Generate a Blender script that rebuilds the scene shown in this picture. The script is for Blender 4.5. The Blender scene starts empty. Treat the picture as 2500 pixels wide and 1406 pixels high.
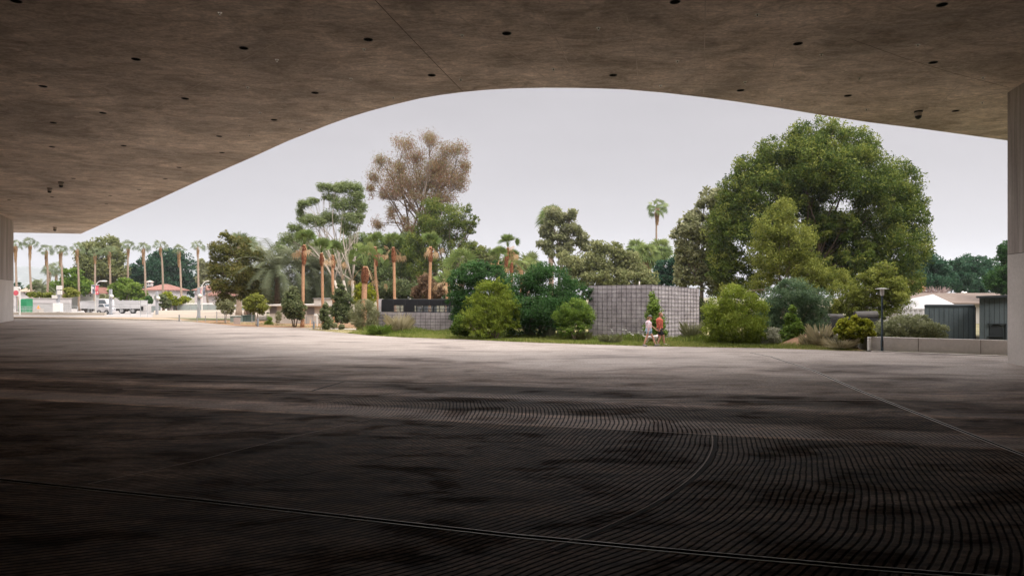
import bpy, math, random
import numpy as np
from math import radians, sin, cos, pi

# ------------------------------------------------------------ camera, sky, sun, exposure
scene = bpy.context.scene
H, F, YH = 2.7, 1667.0, 722.0          # eye height (m), focal length and horizon row in photo pixels (2500 wide)
cam_d = bpy.data.cameras.new("camera"); cam = bpy.data.objects.new("camera", cam_d)
scene.collection.objects.link(cam); scene.camera = cam
cam.location = (0, 0, H); cam.rotation_euler = (radians(90), 0, 0)
cam_d.sensor_fit = 'HORIZONTAL'; cam_d.sensor_width = 36.0; cam_d.lens = F / 2500 * 36.0
cam_d.shift_y = (YH - 703) / 2500; cam_d.clip_start = 0.05; cam_d.clip_end = 12000

world = bpy.data.worlds.new("World"); scene.world = world; world.use_nodes = True
wn, wl = world.node_tree.nodes, world.node_tree.links
wn.clear()
SUN_EL, SUN_AZ = 54.0, 132.0
out = wn.new('ShaderNodeOutputWorld'); mixs = wn.new('ShaderNodeMixShader')
sky = wn.new('ShaderNodeTexSky'); sky.sky_type = 'NISHITA'; sky.sun_disc = False
sky.sun_elevation = radians(SUN_EL); sky.sun_rotation = radians(SUN_AZ)
b1 = wn.new('ShaderNodeBackground'); b1.inputs['Strength'].default_value = 0.06
wl.new(sky.outputs[0], b1.inputs['Color'])
b2 = wn.new('ShaderNodeBackground'); b2.inputs['Strength'].default_value = 1.0
tc = wn.new('ShaderNodeTexCoord'); sep = wn.new('ShaderNodeSeparateXYZ')
wl.new(tc.outputs['Generated'], sep.inputs[0])
vm = wn.new('ShaderNodeVectorMath'); vm.operation = 'MULTIPLY'; vm.inputs[1].default_value = (1, 1, 4.5)
wl.new(tc.outputs['Generated'], vm.inputs[0])
nz = wn.new('ShaderNodeTexNoise'); nz.inputs['Scale'].default_value = 1.6; nz.inputs['Detail'].default_value = 4
wl.new(vm.outputs[0], nz.inputs['Vector'])
rp = wn.new('ShaderNodeValToRGB'); e = rp.color_ramp.elements    # cloud cover, brighter towards the zenith
e[0].position = 0.0; e[0].color = (0.365, 0.342, 0.355, 1)
e[1].position = 1.0; e[1].color = (2.6, 2.5, 2.5, 1)
x = rp.color_ramp.elements.new(0.315); x.color = (0.375, 0.352, 0.365, 1)
x = rp.color_ramp.elements.new(0.46); x.color = (1.75, 1.67, 1.68, 1)
mr = wn.new('ShaderNodeMapRange'); mr.inputs['From Min'].default_value = 0.35; mr.inputs['From Max'].default_value = 0.65
mr.inputs['To Min'].default_value = 0.93; mr.inputs['To Max'].default_value = 1.06
wl.new(nz.outputs[0], mr.inputs['Value']); wl.new(sep.outputs[2], rp.inputs[0])
mx = wn.new('ShaderNodeMix'); mx.data_type = 'RGBA'; mx.blend_type = 'MULTIPLY'; mx.inputs[0].default_value = 1.0
wl.new(rp.outputs[0], mx.inputs[6]); wl.new(mr.outputs[0], mx.inputs[7]); wl.new(mx.outputs[2], b2.inputs['Color'])
mixs.inputs[0].default_value = 0.93
wl.new(b1.outputs[0], mixs.inputs[1]); wl.new(b2.outputs[0], mixs.inputs[2]); wl.new(mixs.outputs[0], out.inputs['Surface'])

sd = bpy.data.lights.new("sun", 'SUN'); sun = bpy.data.objects.new("sun", sd); scene.collection.objects.link(sun)
sd.energy = 2.4; sd.angle = radians(22); sd.color = (1.0, 0.95, 0.88)
# the sun stands high on the right, veiled by cloud
sun.rotation_euler = (radians(90 - SUN_EL), 0, radians(180 - SUN_AZ))
sun.location = (20, -20, 40)
scene.view_settings.view_transform = 'Standard'; scene.view_settings.look = 'None'
scene.view_settings.exposure = 0.6; scene.view_settings.gamma = 1.0
scene.cycles.max_bounces = 8; scene.cycles.diffuse_bounces = 5; scene.cycles.transparent_max_bounces = 8
scene.cycles.use_denoising = True

# ------------------------------------------------------------ helpers
def P(px, py, Y): return ((px - 1250) / F * Y, Y, H - (py - YH) / F * Y)
def GY(py): return F * H / (py - YH)
def G(px, py): Y = GY(py); return ((px - 1250) / F * Y, Y)
ZC = 10.85
def CL(px, py): Y = F * (ZC - H) / (YH - py); return ((px - 1250) / F * Y, Y)

def link(o): scene.collection.objects.link(o); return o
def tag(o, label=None, cat=None, group=None, kind=None):
    if label: o['label'] = label
    if cat: o['category'] = cat
    if group: o['group'] = group
    if kind: o['kind'] = kind
    return o
def thing(name, label, cat, loc, group=None):
    o = link(bpy.data.objects.new(name, None)); o.location = loc; o.empty_display_size = 0.2
    return tag(o, label, cat, group)
def wloc(o):
    v = np.zeros(3)
    while o is not None: v += np.array(o.location); o = o.parent
    return v
def link_mesh(name, me, mat, parent, loc=None, smooth=False):
    o = link(bpy.data.objects.new(name, me))
    if mat is not None: me.materials.append(mat)
    if parent is not None: o.parent = parent
    elif loc is not None: o.location = loc
    if smooth: me.polygons.foreach_set('use_smooth', [True] * len(me.polygons))
    return o
def np_mesh(name, V, faces_flat, n, mat, parent=None, tint=None, smooth=False):
    """V (N,3) world coordinates, faces_flat indices, n-gons of constant size n."""
    me = bpy.data.meshes.new(name)
    V = np.asarray(V, dtype=np.float32)
    if parent is not None: V = V - wloc(parent).astype(np.float32)
    nf = len(faces_flat) // n
    me.vertices.add(len(V)); me.vertices.foreach_set('co', V.ravel())
    me.loops.add(nf * n); me.loops.foreach_set('vertex_index', np.asarray(faces_flat, dtype=np.int32))
    me.polygons.add(nf); me.polygons.foreach_set('loop_start', np.arange(0, nf * n, n, dtype=np.int32))
    me.polygons.foreach_set('loop_total', np.full(nf, n, dtype=np.int32))
    if tint is not None:
        a = me.attributes.new('tint', 'FLOAT', 'POINT'); a.data.foreach_set('value', np.asarray(tint, dtype=np.float32))
    me.update()
    return link_mesh(name, me, mat, parent, smooth=smooth)

class MB:
    def __init__(s): s.v = []; s.f = []
    def add(s, vs, fs):
        b = len(s.v); s.v += [tuple(v) for v in vs]; s.f += [tuple(b + i for i in f) for f in fs]
    def box(s, x0, x1, y0, y1, z0, z1):
        s.add([(x0,y0,z0),(x1,y0,z0),(x1,y1,z0),(x0,y1,z0),(x0,y0,z1),(x1,y0,z1),(x1,y1,z1),(x0,y1,z1)],
              [(0,3,2,1),(4,5,6,7),(0,1,5,4),(1,2,6,5),(2,3,7,6),(3,0,4,7)])
    def prism(s, pts, z0, z1, z1s=None):
        n = len(pts); z1s = z1s or [z1] * n
        s.add([(p[0],p[1],z0) for p in pts] + [(p[0],p[1],z) for p, z in zip(pts, z1s)],
              [tuple(range(n))[::-1], tuple(range(n, 2*n))] + [(i,(i+1)%n,n+(i+1)%n,n+i) for i in range(n)])
    def bar(s, a, b, w, h=None):
        a, b = np.array(a, float), np.array(b, float); h = h or w
        d = b - a; d /= max(np.linalg.norm(d), 1e-9)
        up = np.array((0,0,1.)) if abs(d[2]) < .95 else np.array((0,1.,0))
        u = np.cross(d, up); u /= np.linalg.norm(u); v = np.cross(u, d)
        c = [a + u*sx*w/2 + v*sy*h/2 for sx, sy in ((-1,-1),(1,-1),(1,1),(-1,1))]
        c += [b + u*sx*w/2 + v*sy*h/2 for sx, sy in ((-1,-1),(1,-1),(1,1),(-1,1))]
        s.add(c, [(0,3,2,1),(4,5,6,7),(0,1,5,4),(1,2,6,5),(2,3,7,6),(3,0,4,7)])
    def tube(s, pts, rads, n=8, cap=True, flat=None):
        """rings along pts; flat=(ry_scale) squeezes along Y"""
        pts = [np.array(p, float) for p in pts]; rings = []
        for i, p in enumerate(pts):
            d = pts[min(i+1, len(pts)-1)] - pts[max(i-1, 0)]; d /= max(np.linalg.norm(d), 1e-9)
            ref = np.array((0,1.,0)) if abs(d[1]) < .9 else np.array((1.,0,0))
            u = np.cross(d, ref); u /= np.linalg.norm(u); v = np.cross(d, u)
            r = rads[i] if hasattr(rads, '__len__') else rads
            ru, rv = r if hasattr(r, '__len__') else (r, r)
            rings.append([p + u*ru*cos(2*pi*k/n) + v*rv*sin(2*pi*k/n) for k in range(n)])
        vs = [q for r in rings for q in r]; fs = []
        for i in range(len(pts)-1):
            for k in range(n):
                fs.append((i*n+k, i*n+(k+1)%n, (i+1)*n+(k+1)%n, (i+1)*n+k))
        if cap: fs += [tuple(range(n))[::-1], tuple((len(pts)-1)*n+k for k in range(n))]
        s.add(vs, fs)
    def ball(s, c, r, n=10, m=7):
        r = r if hasattr(r, '__len__') else (r, r, r)
        vs = [(c[0], c[1], c[2]-r[2])]; fs = []
        for j in range(1, m):
            t = -pi/2 + pi*j/m
            vs += [(c[0]+r[0]*cos(t)*cos(2*pi*k/n), c[1]+r[1]*cos(t)*sin(2*pi*k/n), c[2]+r[2]*sin(t)) for k in range(n)]
        vs.append((c[0], c[1], c[2]+r[2])); L = len(vs)-1
        for k in range(n): fs.append((0, 1+(k+1)%n, 1+k)); fs.append((L, L-n+k, L-n+(k+1)%n))
        for j in range(m-2):
            for k in range(n):
                a = 1+j*n; fs.append((a+k, a+(k+1)%n, a+n+(k+1)%n, a+n+k))
        s.add(vs, fs)
    def quad(s, a, b, c, d): s.add([a,b,c,d], [(0,1,2,3)])
    def build(s, name, mat, parent=None, smooth=False, tint=None):
        me = bpy.data.meshes.new(name)
        off = wloc(parent) if parent is not None else np.zeros(3)
        me.from_pydata([(v[0]-off[0], v[1]-off[1], v[2]-off[2]) for v in s.v], [], s.f)
        if tint is not None:
            a = me.attributes.new('tint', 'FLOAT', 'POINT'); a.data.foreach_set('value', np.asarray(tint, dtype=np.float32))
        me.update()
        return link_mesh(name, me, mat, parent, smooth=smooth)

# ------------------------------------------------------------ materials
class NT:
    def __init__(s, name):
        s.m = bpy.data.materials.new(name); s.m.use_nodes = True
        s.n = s.m.node_tree.nodes; s.l = s.m.node_tree.links; s.b = s.n['Principled BSDF']
    def val(s, sock, v):
        if isinstance(v, bpy.types.NodeSocket): s.l.new(v, sock)
        else: sock.default_value = v
    def math(s, op, a, b=0.0, c=0.0):
        n = s.n.new('ShaderNodeMath'); n.operation = op
        s.val(n.inputs[0], a); s.val(n.inputs[1], b); s.val(n.inputs[2], c); return n.outputs[0]
    def pos(s): return s.n.new('ShaderNodeNewGeometry').outputs['Position']
    def sepx(s, v): n = s.n.new('ShaderNodeSeparateXYZ'); s.l.new(v, n.inputs[0]); return n.outputs
    def comb(s, x, y, z):
        n = s.n.new('ShaderNodeCombineXYZ'); s.val(n.inputs[0], x); s.val(n.inputs[1], y); s.val(n.inputs[2], z); return n.outputs[0]
    def vmul(s, v, t): n = s.n.new('ShaderNodeVectorMath'); n.operation = 'MULTIPLY'; s.l.new(v, n.inputs[0]); n.inputs[1].default_value = t; return n.outputs[0]
    def noise(s, v, scale, detail=4, rough=.55, dist=0):
        n = s.n.new('ShaderNodeTexNoise'); s.l.new(v, n.inputs['Vector'])
        n.inputs['Scale'].default_value = scale; n.inputs['Detail'].default_value = detail
        n.inputs['Roughness'].default_value = rough; n.inputs['Distortion'].default_value = dist; return n.outputs[0]
    def ramp(s, f, stops, interp='LINEAR'):
        n = s.n.new('ShaderNodeValToRGB'); s.l.new(f, n.inputs[0]); e = n.color_ramp.elements; n.color_ramp.interpolation = interp
        while len(e) < len(stops): e.new(0.5)
        for i, (p, c) in enumerate(stops):
            c = c if hasattr(c, '__len__') else (c, c, c)
            e[i].position = p; e[i].color = (c[0], c[1], c[2], 1)
        return n.outputs[0]
    def mr(s, v, a, b, c, d):
        n = s.n.new('ShaderNodeMapRange'); s.val(n.inputs[0], v)
        for i, q in enumerate((a, b, c, d)): n.inputs[i+1].default_value = q
        return n.outputs[0]
    def mix(s, f, a, b, mode='MIX'):
        n = s.n.new('ShaderNodeMix'); n.data_type = 'RGBA'; n.blend_type = mode; s.val(n.inputs[0], f)
        for k, c in ((6, a), (7, b)):
            if not isinstance(c, bpy.types.NodeSocket) : c = (c[0], c[1], c[2], 1) if hasattr(c, '__len__') else (c, c, c, 1)
            s.val(n.inputs[k], c)
        return n.outputs[2]
    def bump(s, h, strength=.5, dist=.02):
        n = s.n.new('ShaderNodeBump'); n.inputs['Strength'].default_value = strength; n.inputs['Distance'].default_value = dist
        s.l.new(h, n.inputs['Height']); s.l.new(n.outputs[0], s.b.inputs['Normal'])
    def set(s, col=None, rough=None, metal=None, spec=None):
        for k, v in (('Base Color', col), ('Roughness', rough), ('Metallic', metal), ('Specular IOR Level', spec)):
            if v is not None:
                if k == 'Base Color' and not isinstance(v, bpy.types.NodeSocket): v = (v[0], v[1], v[2], 1)
                s.val(s.b.inputs[k], v)
        return s.m

MATS = {}
def plain(name, col, rough=.7, var=.25, scale=3.0, metal=0.0, bump=0.0, stretch=(1,1,1), spec=.3):
    if name in MATS: return MATS[name]
    t = NT(name); v = t.vmul(t.pos(), stretch)
    n = t.noise(v, scale, 5)
    lo = [c*(1-var) for c in col]; hi = [min(1, c*(1+var)) for c in col]
    t.set(t.ramp(n, [(.3, lo), (.7, hi)]), rough, metal, spec)
    if bump: t.bump(n, bump, .02)
    MATS[name] = t.m; return t.m

def leafmat(name, dark, mid, light, trans=.35, rough=.65):
    """leaf colour varies from leaf to leaf through the tint attribute"""
    t = NT(name)
    a = t.n.new('ShaderNodeAttribute'); a.attribute_name = 'tint'
    col = t.ramp(a.outputs['Fac'], [(0, dark), (.5, mid), (1, light)])
    t.set(col, rough, 0, .15)
    tr = t.n.new('ShaderNodeBsdfTranslucent'); t.l.new(col, tr.inputs[0])
    m = t.n.new('ShaderNodeMixShader'); m.inputs[0].default_value = trans
    t.l.new(t.b.outputs[0], m.inputs[1]); t.l.new(tr.outputs[0], m.inputs[2])
    t.l.new(m.outputs[0], t.n['Material Output'].inputs['Surface'])
    return t.m

L = dict(
 pine=leafmat('pine needles', (.04,.07,.014), (.11,.155,.028), (.26,.28,.06)),
 pine_olive=leafmat('olive pine needles', (.075,.10,.015), (.17,.195,.035), (.31,.32,.07)),
 sycamore=leafmat('sycamore leaves', (.10,.12,.05), (.21,.225,.10), (.38,.37,.22)),
 mass=leafmat('grey olive leaves', (.09,.115,.035), (.185,.205,.075), (.30,.30,.14)),
 eu_brown=leafmat('rusty eucalyptus leaves', (.19,.085,.05), (.29,.165,.105), (.24,.22,.10)),
 eu_green=leafmat('green eucalyptus leaves', (.08,.125,.04), (.165,.215,.08), (.27,.31,.14)),
 eu_olive=leafmat('olive eucalyptus leaves', (.08,.09,.02), (.16,.165,.045), (.27,.22,.08)),
 dark=leafmat('dark leaves', (.016,.05,.014), (.04,.10,.026), (.085,.17,.05)),
 ficus=leafmat('ficus leaves', (.012,.045,.026), (.03,.085,.045), (.07,.14,.075)),
 lime=leafmat('lime green leaves', (.10,.145,.012), (.195,.25,.03), (.32,.36,.07)),
 bright=leafmat('bright green leaves', (.06,.11,.012), (.13,.21,.03), (.24,.32,.07)),
 shrub=leafmat('young tree leaves', (.06,.085,.03), (.14,.165,.07), (.27,.29,.15)),
 greyshrub=leafmat('grey green leaves', (.13,.14,.06), (.22,.225,.11), (.34,.34,.2)),
 blue=leafmat('blue green acacia leaves', (.035,.07,.035), (.085,.14,.07), (.17,.23,.12)),
 yellow=leafmat('yellow green leaves', (.14,.17,.012), (.32,.34,.03), (.5,.5,.07)),
 sage_green=leafmat('sage green leaves', (.19, .205, .10), (.30, .32, .17), (.44, .44, .28)),
 sage=leafmat('silvery leaves', (.24,.25,.17), (.37,.37,.27), (.52,.51,.41)),
 dry=leafmat('dry stems', (.32,.27,.14), (.50,.43,.25), (.68,.60,.40)),
 rust=leafmat('autumn leaves', (.28,.16,.06), (.42,.26,.11), (.5,.36,.2)),
 grass=leafmat('grass blades', (.09,.13,.02), (.17,.22,.045), (.30,.30,.10)),
 palm=leafmat('fan palm leaves', (.075,.115,.035), (.16,.22,.065), (.31,.34,.12)),
 palm_far=leafmat('street palm leaves', (.085,.12,.06), (.16,.20,.10), (.28,.30,.17)),
 date=leafmat('date palm leaves', (.07,.09,.05), (.15,.17,.095), (.27,.28,.17)),
 frond_dead=leafmat('dead fronds', (.30,.18,.09), (.48,.31,.17), (.6,.45,.28)),
)
BARK = plain('bark grey', (.17,.13,.10), .9, .4, 6, bump=.6)
BARK_DK = plain('dark pine bark', (.10,.07,.05), .9, .4, 6, bump=.6)
BARK_PALE = plain('pale eucalyptus bark', (.42,.37,.31), .8, .25, 2)
BARK_RED = plain('reddish palm trunk', (.42,.235,.135), .85, .3, 5, stretch=(1,1,6), bump=.4)
BARK_BOOT = plain('cut palm boots', (.27,.11,.055), .9, .5, 9, bump=.6)
BARK_PALM = plain('grey brown palm trunk', (.30,.225,.17), .9, .22, 4, stretch=(1,1,5), bump=.4)
BARK_DATE = plain('dark date palm trunk', (.10,.07,.05), .95, .4, 5, bump=.8)

# ------------------------------------------------------------ ground and plaza
def sheet(name, pts, z, mat, kind='structure'):
    m = MB(); m.add([(p[0], p[1], z) for p in pts], [tuple(range(len(pts)))])
    return tag(m.build(name, mat), kind=kind)

def plaza_mat():
    t = NT('plaza concrete'); p = t.pos(); X, Y, Z = t.sepx(p)
    flat = t.comb(X, Y, 0.0)
    # rake grooves: concentric arcs about one point on the plaza
    dn = t.n.new('ShaderNodeVectorMath'); dn.operation = 'DISTANCE'
    t.l.new(flat, dn.inputs[0]); dn.inputs[1].default_value = (-7.7, 16.0, 0)
    rad = dn.outputs['Value']
    wob = t.mr(t.noise(flat, .22, 2), 0, 1, -.30, .30)
    jit = t.mr(t.noise(flat, 3.0, 3), 0, 1, -.018, .018)
    r2 = t.math('ADD', t.math('ADD', rad, wob), jit)
    # a seam where the raking passes met
    seam = t.math('GREATER_THAN', rad, 11.95)
    r3 = t.math('ADD', r2, t.math('MULTIPLY', seam, .035))
    ph = t.math('MULTIPLY', r3, 2*pi/.088)
    sn = t.math('SINE', ph)
    groove = t.mr(sn, .25, .85, 0.0, 1.0)                       # 1 in the groove
    u = t.math('ADD', Y, t.math('MULTIPLY', X, .27))            # pour strips run this way
    un = u
    # raked area ends with the last pour strip and beyond the drain on the right
    side = t.math('SUBTRACT', X, t.math('MULTIPLY', Y, .149))   # 7.0 on the right hand joint
    m1 = t.mr(un, 23.5, 26.0, 1.0, 0.0)
    m2 = t.mr(side, 6.95, 7.0, 1.0, .25)
    left = t.mr(t.math('ADD', X, t.mr(t.noise(flat, .25, 3), 0, 1, -4, 4)), -12, -5, .45, 1.0)
    gm = t.math('MULTIPLY', t.math('MULTIPLY', t.math('MULTIPLY', m1, m2), left), t.mr(rad, 2.5, 6.5, 0, 1))
    g = t.math('MULTIPLY', groove, gm)
    # tone of each pour strip, with a bright sheen streak put into the colour
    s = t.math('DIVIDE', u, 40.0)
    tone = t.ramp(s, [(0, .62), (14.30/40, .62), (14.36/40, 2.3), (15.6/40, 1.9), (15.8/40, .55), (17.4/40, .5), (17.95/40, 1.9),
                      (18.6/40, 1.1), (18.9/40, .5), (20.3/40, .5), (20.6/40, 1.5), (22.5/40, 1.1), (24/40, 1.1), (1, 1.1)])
    # stains: broad damp patches and finer marks
    n1 = t.noise(t.vmul(flat, (.13, .30, 1)), 1.0, 7, .66, .8)
    n2 = t.noise(t.vmul(flat, (.5, 1.1, 1)), 1.0, 7, .66, .5)
    n3 = t.noise(flat, 14, 4, .6)
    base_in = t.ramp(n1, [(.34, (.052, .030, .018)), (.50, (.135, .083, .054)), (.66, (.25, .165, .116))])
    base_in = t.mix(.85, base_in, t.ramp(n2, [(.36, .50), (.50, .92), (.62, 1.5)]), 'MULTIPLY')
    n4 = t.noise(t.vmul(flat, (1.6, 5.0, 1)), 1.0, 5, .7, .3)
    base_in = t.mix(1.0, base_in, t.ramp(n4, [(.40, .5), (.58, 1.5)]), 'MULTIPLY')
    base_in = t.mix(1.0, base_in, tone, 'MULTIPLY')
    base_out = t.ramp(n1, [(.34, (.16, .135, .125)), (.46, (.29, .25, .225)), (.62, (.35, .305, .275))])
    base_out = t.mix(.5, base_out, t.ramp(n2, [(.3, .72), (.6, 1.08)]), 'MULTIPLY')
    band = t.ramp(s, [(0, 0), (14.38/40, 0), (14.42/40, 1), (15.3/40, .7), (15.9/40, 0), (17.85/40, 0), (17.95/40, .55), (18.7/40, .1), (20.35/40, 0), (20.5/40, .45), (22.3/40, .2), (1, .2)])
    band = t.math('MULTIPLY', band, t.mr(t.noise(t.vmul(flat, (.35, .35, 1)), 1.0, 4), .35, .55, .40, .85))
    base_in = t.mix(band, base_in, (.27, .225, .205))  # pale mix paints the floor's sheen onto the strips
    far = t.mr(t.math('ADD', un, t.mr(n1, .2, .8, -7, 7)), 18.5, 29, 0.0, 1.0)  # stained floor; the slab's shade is also put into the darker near colour
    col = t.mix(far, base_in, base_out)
    col = t.mix(.7, col, t.ramp(n3, [(.35, .55), (.65, 1.35)]), 'MULTIPLY')
    col = t.mix(t.math('MULTIPLY', g, .92), col, (.008, .006, .005))
    rough = t.mr(n2, .3, .7, .50, .78)
    t.set(col, rough, 0, t.math('MULTIPLY', t.math('MULTIPLY', t.mr(n2, .42, .58, .01, .24), tone), t.mr(g, 0, 1, 1, .15)))
    t.b.inputs['Specular Tint'].default_value = (1.0, .78, .62, 1)
    h = t.math('SUBTRACT', t.math('MULTIPLY', n3, .3), g)
    t.bump(h, 1.0, .014)
    return t.m

def noisy(name, stops, scale=1.0, rough=.9, fine=12, bump=.3, stretch=(1,1,1), spec=.25):
    t = NT(name); p = t.vmul(t.pos(), stretch)
    a = t.noise(p, scale, 6, .62); b = t.noise(p, fine, 4)
    c = t.mix(.4, t.ramp(a, stops), t.ramp(b, [(.3, .7), (.7, 1.25)]), 'MULTIPLY')
    t.set(c, rough, 0, spec); t.bump(b, bump, .03); return t.m

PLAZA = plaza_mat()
EARTH = noisy('dry earth', [(.3, (.12, .11, .06)), (.6, (.20, .175, .10))], .25)
sheet('ground', [(-900, -300), (900, -300), (900, 900), (-900, 900)], 0.0, EARTH)
edge = [(33, 778), (270, 780.5), (450, 784), (498, 788), (583, 796), (650, 799), (728, 800.5), (790, 801.5), (850, 814), (902, 819), (982, 824),
        (1138, 829), (1250, 834.5), (1400, 840), (1566, 845), (1750, 848.5), (1865, 850.5), (2098, 857.5), (2254, 860.5), (2470, 868.5), (2900, 880)]
EP = [G(*p) for p in edge]
plaza_pts = [(-75, -18), (60, -18), (60, EP[-1][1])] + EP[::-1] + [(-110, GY(778))]
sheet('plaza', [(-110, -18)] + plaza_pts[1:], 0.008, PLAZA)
# a paved path branching off between the two planting beds
sheet('path', [G(735, 802), G(800, 803.5), G(950, 806), G(1010, 806), G(1010, 803.8), G(905, 803), G(800, 800.5)], 0.014,
      plain('path concrete', (.46, .42, .38), .85, .1, 3))
# thin sand band, kerb and far pavement on the left
sheet('sand_strip', [G(-200, 771.5), G(400, 776), G(470, 780), G(440, 783.3), G(270, 779.5), G(33, 777), G(-200, 776)], 0.012,
      noisy('tan sand', [(.3, (.34, .235, .15)), (.7, (.42, .31, .21))], .5))
m = MB()
k = [G(-200, 776), G(33, 777.3), G(270, 780), G(440, 783.6)]
for a, b in zip(k[:-1], k[1:]): m.prism([a, b, (b[0], b[1]+.35), (a[0], a[1]+.35)], 0, .12)
tag(m.build('kerb', plain('kerb concrete', (.62, .56, .50), .85, .08, 2)), kind='structure')
sheet('pavement', [G(-400, 771), G(350, 775), G(520, 779), G(520, 752), G(360, 752), (-150, 150), (-260, 150)], 0.006,
      noisy('far asphalt', [(.3, (.30, .275, .26)), (.7, (.38, .35, .33))], .12))
# low sandy rise with a strip of lawn in front
m = MB()
sx = [(372, 776, 758), (430, 777, 757.5), (500, 778, 757), (560, 779, 758), (650, 781, 762)]
for (a, f0, t0), (b, f1, t1) in zip(sx[:-1], sx[1:]):
    p0, p1 = G(a, f0), G(b, f1); q0, q1 = P(a*.985+10, t0, 104), P(b*.985+10, t1, 104)
    m.quad((p0[0], p0[1], .02), (p1[0], p1[1], .02), q1, q0)
    m.quad(q0, q1, (q1[0], 125, 0.1), (q0[0], 125, 0.1))
tag(m.build('sand_mound', noisy('pale sand', [(.3, (.29, .24, .19)), (.7, (.35, .295, .235))], .4)), kind='structure')
sheet('lawn', [G(375, 775), G(470, 779), G(620, 783), G(620, 779.8), G(540, 778), G(470, 776), G(400, 774)], 0.03,
      noisy('lawn', [(.3, (.10, .13, .04)), (.7, (.17, .20, .07))], 2))

# planting beds: soil under the shrubs, slightly mounded
def bed(name, pts, mat, z=.02): return sheet(name, pts, z, mat)
MULCH = noisy('bark mulch', [(.3, (.22, .12, .06)), (.6, (.34, .21, .12))], 1.2, fine=9)
SOIL = noisy('planting soil', [(.3, (.16, .15, .06)), (.55, (.27, .24, .10)), (.7, (.36, .26, .14))], .8, fine=9)
bed('planting_bed', [G(462, 785), G(498, 788), G(583, 796), G(650, 799), G(728, 800.5), G(790, 801.5), G(905, 803.5), G(905, 790), G(700, 784), G(560, 781)], MULCH)
bed('planting_bed', [G(742, 803.8), G(850, 814), G(902, 819), G(982, 824), G(1138, 829), G(1250, 834.5), G(1400, 840), G(1566, 845), G(1750, 848.5),
     G(1865, 850.5), G(2098, 857.5), G(2114, 855.5), (20, 62), (-12, 62), G(1010, 806), G(800, 804.5)], SOIL)

# hill far away
def hills():
    n = 60; v = []; f = []
    for i in range(n):
        x = -2900 + i*40
        prof = [150, 110, 55, 0]
        hh = 108 + 14*sin(i*.35) + 8*sin(i*.9+1) - max(0, (x+1350))*.07
        for j, (yy, k) in enumerate(((2300, 0), (2450, .45), (2650, .8), (2850, 1.0), (3300, .6))):
            v.append((x, yy + 40*sin(i*.5+j), max(-5, hh)*k*.97 + 5*sin(i*1.3+j*2)*k))
    for i in range(n-1):
        for j in range(4): a = i*5+j; f.append((a, a+5, a+6, a+1))
    m = MB(); m.add(v, f)
    t = NT('hazy hillside'); a = t.noise(t.pos(), .02, 6, .7)
    t.set(t.ramp(a, [(.35, (.07, .09, .07)), (.55, (.11, .13, .10)), (.66, (.35, .35, .35))]), 1, 0, 0)
    tag(m.build('hills', t.m, smooth=True), kind='structure')
hills()

# ------------------------------------------------------------ the concrete canopy (slab, piers)
def ceiling_mat():
    t = NT('cast ceiling concrete'); p = t.pos(); X, Y, Z = t.sepx(p)
    f = t.comb(X, Y, 0.0)
    a = t.noise(t.vmul(f, (.42, .62, 1)), 1.0, 9, .70, 1.2)
    b = t.noise(t.vmul(f, (1.1, 2.6, 1)), 1.0, 8, .72, 1.6)
    c = t.noise(f, .17, 4, .6, .8)
    d = t.noise(f, 9, 4)
    col = t.ramp(a, [(.30, (.36, .285, .215)), (.48, (.56, .46, .37)), (.66, (.72, .61, .51))])
    col = t.mix(.9, col, t.ramp(b, [(.34, .62), (.64, 1.22)]), 'MULTIPLY')
    col = t.mix(.7, col, t.ramp(c, [(.36, .55), (.60, 1.18)]), 'MULTIPLY')
    col = t.mix(.55, col, t.ramp(d, [(.35, .72), (.65, 1.22)]), 'MULTIPLY')
    t.set(col, .75, 0, .3); t.bump(b, .25, .02); return t.m
CEIL = ceiling_mat()
rim_px = [(33, 568), (197, 571), (295, 527.5), (375, 492.5), (500, 435), (620, 382.5), (700, 346), (800, 306), (850, 288), (900, 272.5), (960, 256.5),
          (1025, 241), (1080, 232), (1130, 225.5), (1190, 220), (1250, 216.8), (1330, 215), (1400, 215.4), (1460, 216.6), (1525, 219), (1620, 227),
          (1712, 237.5), (1800, 249), (1900, 264), (2000, 280.5), (2120, 299), (2250, 315), (2463, 344)]
rim = [CL(*p) for p in rim_px]
rim = [(-110, rim[0][1]-3)] + rim + [(30, 36.6), (36, 34.0), (60, 31.0)]  # unseen right end shaped to keep the slab's shadow off the sheds
slab_pts = [(-110, -18), (60, -18)] + rim[::-1]
bld = thing('museum_building', "massive raised concrete building overhead, its curved slab edge framing the view", 'building', (0, 0, 0))
m = MB(); m.prism(slab_pts, ZC, ZC + .9); m.build('ceiling_slab', CEIL, bld)
def concrete_wall_mat(name='pier concrete', k=1.0):
    t = NT(name); p = t.pos(); X, Y, Z = t.sepx(p)
    a = t.noise(t.vmul(p, (2.2, 2.2, .12)), 1.0, 6, .65, .4)
    b = t.noise(p, .5, 5); d = t.noise(p, 8, 4)
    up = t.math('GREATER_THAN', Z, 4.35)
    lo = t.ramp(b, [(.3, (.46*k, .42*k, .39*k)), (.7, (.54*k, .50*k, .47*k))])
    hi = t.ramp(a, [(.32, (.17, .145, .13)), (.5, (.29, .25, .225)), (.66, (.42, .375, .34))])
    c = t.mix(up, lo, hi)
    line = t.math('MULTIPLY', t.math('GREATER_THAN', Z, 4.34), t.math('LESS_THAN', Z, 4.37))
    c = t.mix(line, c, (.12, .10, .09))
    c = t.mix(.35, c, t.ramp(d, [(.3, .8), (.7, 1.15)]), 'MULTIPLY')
    t.set(c, .8, 0, .3); t.bump(d, .15, .02); return t.m
PIER = concrete_wall_mat()
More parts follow.
